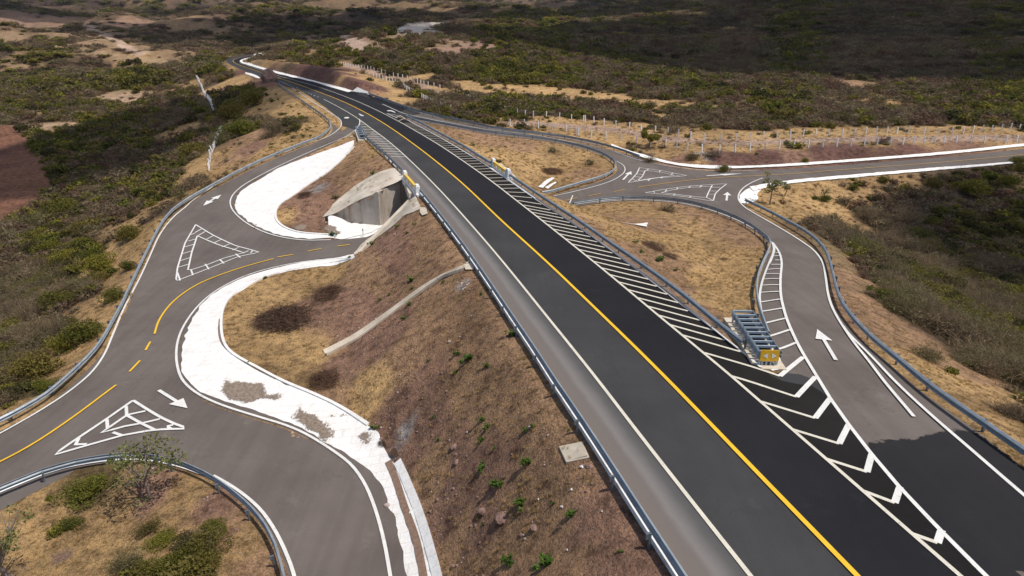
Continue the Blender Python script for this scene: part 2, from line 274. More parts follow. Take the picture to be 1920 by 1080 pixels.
# small embankment roughness later goes to the shader; far part: polar height table
PA = np.radians(np.arange(-75, 75.01, .3)); PR = np.exp(np.arange(math.log(4), math.log(12000), .012))
PAA, PRR = np.meshgrid(PA, PR); PX_, PY_ = PRR * np.sin(PAA), PRR * np.cos(PAA); PH = hfar(PX_, PY_)
def h(x, y):
    x = np.asarray(x, float); y = np.asarray(y, float)
    ins = (x > GX0) & (x < GX1) & (y > GY0) & (y < GY1)
    H1 = bil(HG, GX0, GY0, GS, x, y)
    r = np.maximum(np.hypot(x, y), 4.01); a = np.arctan2(x, y)
    fa = np.clip((a - PA[0]) / (PA[1] - PA[0]), 0, len(PA) - 1.001); fr = np.clip((np.log(r) - math.log(4)) / .012, 0, len(PR) - 1.001)
    ia = fa.astype(int); ir = fr.astype(int); fa = fa - ia; fr = fr - ir
    H2 = (PH[ir, ia]*(1-fa) + PH[ir, ia+1]*fa)*(1-fr) + (PH[ir+1, ia]*(1-fa) + PH[ir+1, ia+1]*fa)*fr
    return np.where(ins, H1, H2)
TT = np.exp(np.linspace(math.log(14), math.log(9000), 1500))
def cast(P, dz=0.0):
    """pixels -> world points on the surface h + dz"""
    P = np.asarray(P, float).reshape(-1, 2); out_ = np.empty((len(P), 2))
    for i in range(0, len(P), 200):
        p = P[i:i+200]; u = (p[:, 0] - 960) / FPX; v = (540 - p[:, 1]) / FPX
        dx = u; dy = CT + v * ST; dz_ = -ST + v * CT; n = np.sqrt(dx*dx + dy*dy + dz_*dz_); dx /= n; dy /= n; dz_ /= n
        X = dx[:, None] * TT; Y = dy[:, None] * TT; Z = CAMZ + dz_[:, None] * TT
        D = Z - h(X, Y) - dz; s = D < 0; k = np.where(s.any(1), s.argmax(1), len(TT) - 1); k = np.maximum(k, 1)
        a = np.arange(len(p)); d0 = D[a, k-1]; d1 = D[a, k]; t = d0 / (d0 - d1 + 1e-12); t = np.clip(t, 0, 1)
        T = TT[k-1] * (1 - t) + TT[k] * t
        for _ in range(6):
            g = CAMZ + dz_ * T - h(dx * T, dy * T) - dz; e = .01
            g2 = CAMZ + dz_ * (T + e) - h(dx * (T + e), dy * (T + e)) - dz; sl_ = (g2 - g) / e
            T = T - np.clip(np.where(abs(sl_) > 1e-4, g / sl_, 0), -.3, .3)
        out_[i:i+200, 0] = dx * T; out_[i:i+200, 1] = dy * T
    return out_
# ---------------------------------------------------------------- materials
def new_mat(name):
    m = bpy.data.materials.new(name); m.use_nodes = True; return m, m.node_tree, m.node_tree.nodes['Principled BSDF']
def nd(nt, t, **k):
    n = nt.nodes.new(t)
    for a, b in k.items(): setattr(n, a, b)
    return n
def noise(nt, scale, detail=5, rough=.6, vec=None, stretch=None):
    n = nd(nt, 'ShaderNodeTexNoise'); n.inputs['Scale'].default_value = scale; n.inputs['Detail'].default_value = detail; n.inputs['Roughness'].default_value = rough
    if vec is None: vec = nd(nt, 'ShaderNodeNewGeometry').outputs['Position'] if stretch is None else vec
    if stretch is not None:
        mp = nd(nt, 'ShaderNodeMapping'); mp.inputs['Scale'].default_value = stretch[0]; mp.inputs['Rotation'].default_value = (0, 0, stretch[1])
        nt.links.new(nd(nt, 'ShaderNodeNewGeometry').outputs['Position'], mp.inputs[0]); vec = mp.outputs[0]
    nt.links.new(vec, n.inputs['Vector']); return n.outputs[0]
def ramp(nt, src, stops):
    r = nd(nt, 'ShaderNodeValToRGB'); e = r.color_ramp.elements
    while len(e) < len(stops): e.new(.5)
    for k, (p, c) in enumerate(stops):
        e[k].position = p; e[k].color = (*c, 1) if len(c) == 3 else c
    nt.links.new(src, r.inputs[0]); return r.outputs[0]

def gg(v): return (v, v, v)
def mixc(nt, f, a, b, mode='MIX'):
    m = nd(nt, 'ShaderNodeMix', data_type='RGBA', blend_type=mode)
    for s, v in ((0, f), (6, a), (7, b)):
        if hasattr(v, 'links'): nt.links.new(v, m.inputs[s])
        else: m.inputs[s].default_value = v if s == 0 else (*v, 1)
    return m.outputs[2]
def bump(nt, b, src, dist, strength=1.0):
    n = nd(nt, 'ShaderNodeBump'); n.inputs['Distance'].default_value = dist; n.inputs['Strength'].default_value = strength
    nt.links.new(src, n.inputs['Height']); nt.links.new(n.outputs[0], b.inputs['Normal'])
def simple(name, c1, c2, scale, rough=.9, metal=0., bm=None, det=6, lo=.35, hi=.65, stretch=None):
    m, nt, b = new_mat(name); n = noise(nt, scale, det, .65, stretch=stretch)
    nt.links.new(ramp(nt, n, [(lo, c1), (hi, c2)]), b.inputs['Base Color']); b.inputs['Roughness'].default_value = rough; b.inputs['Metallic'].default_value = metal
    if bm: bump(nt, b, noise(nt, bm[0], 4), bm[1])
    return m
ROT = -R(17)
def asphalt(name, c1, c2, c3, streak=.5, rough=.85):
    m, nt, b = new_mat(name)
    a = ramp(nt, noise(nt, .16, 6, .6), [(.3, c1), (.72, c2)])
    s = ramp(nt, noise(nt, 1.0, 5, .6, stretch=((1.3, .035, 1), ROT)), [(.38, gg(1 - .22 * streak)), (.62, gg(1 + .0)), (.8, gg(1.))])
    c = mixc(nt, 1.0, a, s, 'MULTIPLY')
    f = ramp(nt, noise(nt, 38, 3, .8), [(.3, gg(.78)), (.7, gg(1.18))]); c = mixc(nt, 1.0, c, f, 'MULTIPLY')
    p = ramp(nt, noise(nt, .55, 4, .7), [(.60, gg(0)), (.78, gg(.55))])
    sp = nd(nt, 'ShaderNodeSeparateColor'); nt.links.new(p, sp.inputs[0]); c = mixc(nt, sp.outputs[0], c, c3)
    vc = nd(nt, 'ShaderNodeTexVoronoi', feature='DISTANCE_TO_EDGE'); vc.inputs['Scale'].default_value = .11; wv_ = nd(nt, 'ShaderNodeVectorMath', operation='ADD'); nz = nd(nt, 'ShaderNodeTexNoise'); nz.inputs['Scale'].default_value = .5; nz.inputs['Detail'].default_value = 6
    gp = nd(nt, 'ShaderNodeNewGeometry').outputs['Position']; nt.links.new(gp, nz.inputs['Vector']); sc2 = nd(nt, 'ShaderNodeVectorMath', operation='SCALE'); nt.links.new(nz.outputs['Color'], sc2.inputs[0]); sc2.inputs['Scale'].default_value = 5.0
    nt.links.new(gp, wv_.inputs[0]); nt.links.new(sc2.outputs[0], wv_.inputs[1]); nt.links.new(wv_.outputs[0], vc.inputs['Vector'])
    ck = ramp(nt, vc.outputs['Distance'], [(.0, gg(.72)), (.004, gg(.85)), (.008, gg(1))]); c = mixc(nt, streak, c, mixc(nt, 1.0, c, ck, 'MULTIPLY'))
    nt.links.new(c, b.inputs['Base Color']); b.inputs['Roughness'].default_value = rough; b.inputs['Specular IOR Level'].default_value = .12
    bump(nt, b, noise(nt, 45, 2), .012, .6); return m
M = {}
M['asph_side'] = asphalt('weathered_asphalt', (.118,.099,.089), (.168,.143,.130), (.195,.172,.158))
M['asph_left'] = asphalt('grey_asphalt', (.040,.040,.042), (.058,.057,.058), (.078,.075,.073), .35)
M['asph_dark'] = asphalt('fresh_black_asphalt', (.0145,.0142,.0175), (.021,.0205,.0245), (.032,.031,.034), .3)
M['asph_gore'] = asphalt('worn_black_asphalt', (.0125,.0108,.011), (.022,.019,.0185), (.05,.043,.04), .5)
def paint(name, c, wear, c2):
    m, nt, b = new_mat(name)
    f = ramp(nt, noise(nt, 7, 6, .75), [(.28 + wear * .2, gg(1)), (.40 + wear * .2, gg(0))]); s = nd(nt, 'ShaderNodeSeparateColor'); nt.links.new(f, s.inputs[0])
    base = ramp(nt, noise(nt, 1.2, 4), [(.3, tuple(v * .86 for v in c)), (.7, c)])
    nt.links.new(mixc(nt, s.outputs[0], base, c2), b.inputs['Base Color']); b.inputs['Roughness'].default_value = .6; return m
M['white'] = paint('white_road_paint', (.74,.73,.70), .22, (.40,.38,.355))
M['cream'] = paint('cream_road_paint', (.66,.62,.52), .18, (.35,.33,.28))
M['yellow'] = paint('yellow_road_paint', (.80,.48,.02), .0, (.5,.33,.05))
M['orange'] = paint('faded_yellow_paint', (.62,.36,.05), .12, (.30,.22,.12))
m, nt, b = new_mat('whitewashed_concrete')
c = ramp(nt, noise(nt, .9, 7, .7), [(.24, (.50,.46,.41)), (.38, (.74,.72,.69)), (.6, (.83,.82,.80))])
c = mixc(nt, 1.0, c, ramp(nt, noise(nt, 9, 5, .8), [(.3, (.80,.79,.77)), (.5, (1,1,1))]), 'MULTIPLY')
bk = nd(nt, 'ShaderNodeTexBrick'); bk.inputs['Scale'].default_value = .33; bk.inputs['Mortar Size'].default_value = .006; bk.inputs['Color1'].default_value = (1,1,1,1); bk.inputs['Color2'].default_value = (.985,.98,.975,1); bk.inputs['Mortar'].default_value = (.80,.77,.73,1); nt.links.new(nd(nt, 'ShaderNodeNewGeometry').outputs['Position'], bk.inputs['Vector'])
c = mixc(nt, 1.0, c, bk.outputs['Color'], 'MULTIPLY'); nt.links.new(c, b.inputs['Base Color']); b.inputs['Roughness'].default_value = .85; bump(nt, b, noise(nt, 3, 4), .03); M['limewash'] = m
M['kerbside'] = simple('stained_whitewash', (.50,.45,.40), (.82,.80,.77), 1.8, .85, bm=(3, .03), lo=.3, hi=.5)
M['concrete'] = simple('weathered_concrete', (.45,.385,.30), (.66,.585,.485), .5, .9, bm=(4, .02))
M['gravel'] = simple('roadside_gravel', (.12,.085,.065), (.24,.185,.15), 9, .95, bm=(14, .05))
M['slabcream'] = simple('cream_concrete', (.50,.43,.33), (.62,.55,.44), 2, .85)
m, nt, b = new_mat('stained_concrete_wall')
c = ramp(nt, noise(nt, 1.0, 5, .6, stretch=((1.6, 1.6, .12), 0)), [(.3, (.34,.26,.20)), (.45, (.50,.43,.36)), (.62, (.54,.48,.42)), (.8, (.56,.40,.27))])
c = mixc(nt, 1.0, c, ramp(nt, noise(nt, .7, 6, .7), [(.3, gg(.75)), (.7, gg(1.1))]), 'MULTIPLY')
nt.links.new(c, b.inputs['Base Color']); b.inputs['Roughness'].default_value = .9; M['wall'] = m
M['galv'] = simple('galvanised_steel', (.26,.305,.345), (.40,.445,.48), 1.5, .45, .35)
M['galv_post'] = simple('grey_steel_post', (.12,.145,.17), (.19,.22,.25), 2.5, .5, .35)
M['blue_steel'] = simple('blue_grey_steel', (.32,.385,.45), (.42,.48,.54), 4, .45, .2)
M['dark_steel'] = simple('dark_steel', (.035,.05,.075), (.06,.08,.11), 6, .5, .5)
M['signyellow'] = simple('yellow_sheeting', (.80,.43,.015), (.86,.49,.02), 8, .4)
M['ypaint'] = simple('yellow_paint', (.65,.42,.05), (.78,.52,.08), 6, .6)
M['wpaint'] = simple('white_paint', (.80,.79,.77), (.88,.87,.86), 3, .6)
M['rock'] = simple('reddish_rock', (.13,.075,.058), (.30,.19,.155), 1.6, .95, bm=(3, .12))
M['rockpale'] = simple('pale_rock', (.28,.21,.18), (.45,.37,.33), 2.5, .95, bm=(4, .08))
M['bark'] = simple('grey_bark', (.16,.125,.10), (.28,.23,.19), 6, .9)
M['wire'] = simple('fence_wire', (.25,.24,.23), (.33,.32,.30), 3, .6, .5)
M['litter'] = simple('white_plastic', (.7,.7,.7), (.85,.85,.85), 3, .5)
def leafmat(name, cols, trans=.35):
    m, nt, b = new_mat(name); nt.nodes.remove(b)
    oi = nd(nt, 'ShaderNodeObjectInfo'); c = ramp(nt, oi.outputs['Random'], [(k / (len(cols) - 1) if len(cols) > 1 else 0, v) for k, v in enumerate(cols)])
    a = nd(nt, 'ShaderNodeAttribute', attribute_name='shade'); c = mixc(nt, 1.0, c, a.outputs['Color'], 'MULTIPLY')
    d = nd(nt, 'ShaderNodeBsdfDiffuse'); t = nd(nt, 'ShaderNodeBsdfTranslucent'); mx = nd(nt, 'ShaderNodeMixShader'); mx.inputs[0].default_value = trans
    nt.links.new(c, d.inputs[0]); nt.links.new(c, t.inputs[0]); nt.links.new(d.outputs[0], mx.inputs[1]); nt.links.new(t.outputs[0], mx.inputs[2]); nt.links.new(mx.outputs[0], nt.nodes['Material Output'].inputs[0])
    return m
M['leaf_green'] = leafmat('olive_leaves', [(.15,.14,.032), (.10,.105,.026), (.18,.145,.042), (.115,.125,.028), (.23,.205,.04), (.14,.11,.045)])
M['leaf_dark'] = leafmat('dark_leaves', [(.065,.065,.028), (.08,.072,.032), (.10,.088,.032), (.06,.055,.028)])
M['twig_brown'] = leafmat('leafless_twigs', [(.22,.165,.10), (.15,.112,.078), (.28,.21,.13), (.18,.14,.088), (.19,.17,.08)])
M['twig_red'] = leafmat('dry_red_brush', [(.14,.085,.060), (.18,.11,.075), (.12,.08,.06)])
M['leaf_bright'] = leafmat('fresh_green_leaves', [(.085,.150,.030), (.065,.12,.026), (.13,.17,.04)])
M['leaf_pale'] = leafmat('pale_green_leaves', [(.20,.21,.08), (.17,.19,.065)])
M['straw'] = leafmat('dry_grass_blades', [(.46,.31,.14), (.38,.25,.11), (.30,.22,.09), (.50,.36,.18)])
EDGED = {'dirtpatch': .55, 'orangesand': .5, 'limewash': .14, 'patch_black': .5, 'soilfilm': .8}
def make_edged(key, m, k, nscale=3.0):
    nt = m.node_tree; out = nt.nodes['Material Output']; bs = nt.nodes['Principled BSDF']; at = nd(nt, 'ShaderNodeAttribute', attribute_name='edge')
    q = nd(nt, 'ShaderNodeMath', operation='MULTIPLY_ADD'); nt.links.new(at.outputs['Fac'], q.inputs[0]); q.inputs[1].default_value = 1 / k
    n_ = nd(nt, 'ShaderNodeMath', operation='MULTIPLY_ADD'); nt.links.new(noise(nt, nscale, 6, .8), n_.inputs[0]); n_.inputs[1].default_value = 3.2; n_.inputs[2].default_value = -2.0; nt.links.new(n_.outputs[0], q.inputs[2])
    f = ramp(nt, q.outputs[0], [(0, (0, 0, 0)), (.28, (1, 1, 1))]); s_ = nd(nt, 'ShaderNodeSeparateColor'); nt.links.new(f, s_.inputs[0])
    tr = nd(nt, 'ShaderNodeBsdfTransparent'); mx = nd(nt, 'ShaderNodeMixShader'); nt.links.new(s_.outputs[0], mx.inputs[0]); nt.links.new(tr.outputs[0], mx.inputs[1]); nt.links.new(bs.outputs[0], mx.inputs[2]); nt.links.new(mx.outputs[0], out.inputs[0])
# ---------------------------------------------------------------- object helpers
C = sc.collection
def link(name, me, mat=None, parent=None):
    o = bpy.data.objects.new(name, me); C.objects.link(o)
    if mat: me.materials.append(M[mat] if isinstance(mat, str) else mat)
    if parent: o.parent = parent
    return o
def tag(o, label=None, cat=None, group=None, kind=None):
    if label: o['label'] = label
    if cat: o['category'] = cat
    if group: o['group'] = group
    if kind: o['kind'] = kind
    return o
def empty(name, loc, label, cat, group=None, rz=0):
    o = bpy.data.objects.new(name, None); C.objects.link(o); o.location = loc; o.rotation_euler.z = rz; o.empty_display_size = .3
    return tag(o, label, cat, group)
def mesh(name, V, F, smooth=False):
    me = bpy.data.meshes.new(name); me.from_pydata([tuple(map(float, v)) for v in V], [], [tuple(int(i) for i in f) for f in F]); me.update()
    if smooth: me.polygons.foreach_set('use_smooth', [True] * len(me.polygons))
    return me
def put(name, V, F, mat, parent=None, smooth=False, loc=None):
    """world-space vertices; if a parent is given they are stored relative to it"""
    V = np.asarray(V, float)
    if parent is not None and parent.type == 'EMPTY': V = V - np.array(parent.location)
    elif loc is not None: V = V - np.asarray(loc)
    o = link(name, mesh(name, V, F, smooth), mat, parent)
    if loc is not None and parent is None: o.location = loc
    return o
NOTCH = [TF, JF, PF, QF, EF, EN, QN, PN, TN]
def zlow(x, y):
    z = h(x, y); t = np.clip((x + 23.5) / 2.5, 0, 1) * np.clip((x - 9.5) / -2.5, 0, 1); near = (y > 70) & (y < 104)
    return np.where(near, z * (1 - t) + (ZL) * t, z)
def dense(W, step): return resample(np.asarray(W, float)[:, :2], step)
def fillw(name, poly, mat, off, step=2.0, bstep=.8, holes=(), parent=None, zf=h, rag=0.):
    if rag:
        poly = dense(np.vstack([poly, poly[:1]]), .35)[:-1]; poly = poly + rag * np.c_[fbm(poly[:, 0], poly[:, 1], .9, 3, 31), fbm(poly[:, 0], poly[:, 1], .9, 3, 57)]; bstep = .35
    loops = [dense(np.vstack([p, p[:1]]), bstep)[:-1] for p in [poly] + list(holes)]
    P = []; E = []
    for L in loops:
        s = len(P); P += [tuple(v) for v in L]; E += [(s + i, s + (i + 1) % len(L)) for i in range(len(L))]
    A = np.array(P); lo = A.min(0); hi = A.max(0)
    X, Y = np.meshgrid(np.arange(lo[0], hi[0], step), np.arange(lo[1], hi[1], step)); X[::2] += step / 2; X = X.ravel(); Y = Y.ravel()
    k = inpoly(X, Y, loops[0])
    for L in loops[1:]: k &= ~inpoly(X, Y, L)
    X = X[k]; Y = Y[k]; P += list(zip(X, Y))
    r = geometry.delaunay_2d_cdt([Vector(p) for p in P], E, [], 0, 1e-5)
    V = np.array([[v.x, v.y] for v in r[0]]); F = np.array([list(f) for f in r[2]]); c = V[F].mean(1)
    k = inpoly(c[:, 0], c[:, 1], loops[0])
    for L in loops[1:]: k &= ~inpoly(c[:, 0], c[:, 1], L)
    F = F[k]; z = zf(V[:, 0], V[:, 1]) + off
    ob = put(name, np.c_[V, z], F, mat, parent, smooth=True)
    if mat in EDGED:
        ed = np.empty(len(V)); B_ = np.vstack(loops)
        for i in range(0, len(V), 3000): ed[i:i+3000] = np.sqrt(((V[i:i+3000, None] - B_[None]) ** 2).sum(-1)).min(1)
        a = ob.data.attributes.new('edge', 'FLOAT', 'POINT'); a.data.foreach_set('value', ed.astype(np.float32))
    return ob
def spx(px, z=None, dz=0.): return line3(px, z, dz)[:, :2]
def cpx(px, smooth=False, closed=False):
    W = cast(px)
    if smooth: W = smoothline(W)
    return W
def ribbon(name, W, width, off, mat, parent=None, zf=h, step=.7, height=0.):
    W = dense(W, step); t = np.gradient(W, axis=0); t /= np.linalg.norm(t, axis=1)[:, None] + 1e-9; n = np.c_[t[:, 1], -t[:, 0]]
    wd = width / 2; A = W + n * wd; B = W - n * wd; k = len(W)
    if not height:
        V = np.vstack([np.c_[A, zf(A[:, 0], A[:, 1]) + off], np.c_[B, zf(B[:, 0], B[:, 1]) + off]])
        F = [(i, i + 1, k + i + 1, k + i) for i in range(k - 1)]
    else:
        za = zf(A[:, 0], A[:, 1]) + off; zb = zf(B[:, 0], B[:, 1]) + off
        V = np.vstack([np.c_[A, za - .2], np.c_[A, za + height], np.c_[B, zb + height], np.c_[B, zb - .2]]); F = []
        for i in range(k - 1):
            for j in range(3): F.append((j*k+i, j*k+i+1, (j+1)*k+i+1, (j+1)*k+i))
        F += [(0, k, 2*k, 3*k), (k-1, 4*k-1, 3*k-1, 2*k-1)]
    return put(name, V, F, mat, parent)
def multi(name, segs, width, off, mat, parent=None, zf=h):
    V = []; F = []
    for W in segs:
        W = dense(W, .8); t = np.gradient(W, axis=0); t /= np.linalg.norm(t, axis=1)[:, None] + 1e-9; n = np.c_[t[:, 1], -t[:, 0]] * width / 2
        A = W + n; B = W - n; k = len(W); s = len(V)
        V += list(np.c_[A, zf(A[:, 0], A[:, 1]) + off]) + list(np.c_[B, zf(B[:, 0], B[:, 1]) + off])
        F += [(s+i, s+i+1, s+k+i+1, s+k+i) for i in range(k - 1)]
    return put(name, V, F, mat, parent)
# ---------------------------------------------------------------- carriageways
farl = spx(FARL); gutr = spx(GUTR); lout = spx(LOUT, LOUTZ); g1 = spx(G1, G1Z, .76); g2 = spx(G2, -8.3, .76); g10 = spx(G10, G10Z, .76)
rru = spx(RROAD_U, [-5.7,-6.2,-6.4,-6.5,-6.6,-6.7,-6.8,-6.9,-7,-7]); rrl = spx(RROAD_L, RROAD_LZ); g8 = spx(G8, G8Z, .76); g9 = spx(G9, G9Z, .76)
g4 = spx(G4, None, .76); g3 = spx(G3, None, .76); g5 = spx(G5, None, .76); g6 = spx(G6, None, .76); g7 = spx(G7, G7Z, .76)
grt = spx(GRT); glt = spx(GLT); lwh = spx(LWH); yel = spx(YEL); lin = spx(LIN, LINZ); llow = spx(LLOW, LLOWZ)
def off2(W, d): return offset(np.c_[W, W[:, 0]], d)[:, :2]
def inner(W, ref, d):            # offset towards ref
    a = off2(W, d); b = off2(W, -d); m = len(W) // 2
    return a if np.min(np.linalg.norm(a[m] - ref, axis=1)) < np.min(np.linalg.norm(b[m] - ref, axis=1)) else b
g4i = inner(g4, lwh, .35); g3i = inner(g3, lwh, .35); g5i = inner(g5, grt, .0); g10i = inner(g10, rrl, 1.1)
def dedupe(P, tol=.05):
    o = [P[0]]
    for p in P[1:]:
        if np.linalg.norm(p - o[-1]) > tol: o.append(p)
    if np.linalg.norm(o[0] - o[-1]) < tol: o.pop()
    return np.array(o)
def poly(*parts):
    """mix of pixel lists (cast on the ground) and world arrays"""
    return dedupe(np.vstack([p if isinstance(p, np.ndarray) else smoothline(cast(p), 1) if len(p) > 3 else cast(p) for p in parts]))
LOOPF = [(641,236),(637,224),(618,207),(600,194),(578,179),(560,168)]
FARB = [(540,163),(514,153),(486,144.5),(461,133.5),(437.5,125),(421.5,115),(430,108.5),(450,104),(475,101),(496,98)]
FARG = [(498,103),(475,107),(456,110.6),(449,114.4),(456,119),(494,130.6),(533,140.6),(580,150),(616,161),(662,171),(690,177)]
pl_main = poly(g4i[::-1], g3i[::-1], [(668,244)], LOOPF, FARB, FARG, [(720,184.5),(748,194),(772,206),(790,213)], [(770,217),(760,220.5)], grt[::-1], [(1445,700),(1500,700),(1537,717),(1590,797),(1687,917),(1843,1078),(1905,1132)])
pl_right = poly([(1905,1132),(1843,1080),(1687,919),(1590,799),(1537,719),(1480,700)], [(1445,692),(1437,640),(1426,600),(1422,575),(1420,547),(1424,520),(1432,497),(1441,475)], inner(g9, rrl, .3)[:32][::-1], [(1072,386),(1033,367)],
    inner(g8, rru, .35)[::-1], [(772,214),(790,209.5)], [(840,226),(900,236),(995,251),(1062,263.5),(1129,276.5),(1184,292.5)], [(1240,308),(1290,318.5),(1347,321.5),(1480,317),(1613,307),(1780,294),(1920,279),(2020,267)], [(2020,290),(1920,303),(1830,312),(1680,322.5),(1580,331),(1490,338.5),(1440,344.5),(1402,353)], [(1390,362),(1388,374),(1396,386),(1415,398),(1467,429),(1524,462),(1548,490),(1552,520),(1557,560),(1572,590),(1600,625),(1650,668),(1720,728)], [(1780,772),(1850,822),(1920,880),(2000,940),(2100,1020)], [(2200,1132),(2100,1140)])
pl_left = poly(inner(g1, lout, .35)[26:], [(-92,975)], g2[:12] if False else off2(g2, 0)[:1], [(0,958),(60,925),(100,905),(130,889)], inner(g2, llow, .3)[int(np.argmin(np.hypot(*(g2 - cast([(150,876)])[0]).T))):], [(560,1135),(775,1135)], [(756,1080),(741,1000),(717,930),(697,893),(660,868),(620,846),(583,826),(540,806),(490,790),(430,772),(380,752),(350,728)],
    [(339,703),(334,673),(335,643),(346,613),(370,577),(403,547),(452,520),(502,504),(569,490),(640,483)], [(667,476)], np.array([[-15.2, 75.6], [-13.0, 79.5], QN - [0, .0]]), np.array([[8.2, 95.2], [6.2, 101.2]]), np.array([QF, PF + [.6, -.4], JF + [.9, -.9]])[:, :],
    [(690,442.5),(640,450),(567,452.5),(517,444.5),(483,431.5),(457,416.5),(437,397.5),(431,383),(433,371),(443,358),(463,343),(520,313)], [(593,280),(640,261),(656,252.5),(667,243.5)], [(665,238),(655,235)], [(641,246)])
road = fillw('highway', pl_main, 'asph_left', .02); tag(road, kind='structure')
rr = fillw('side_road', pl_right, 'asph_side', .0, step=1.4); tag(rr, kind='structure')
rl = fillw('underpass_road', pl_left, 'asph_side', .0, zf=zlow, step=1.2); tag(rl, kind='structure')
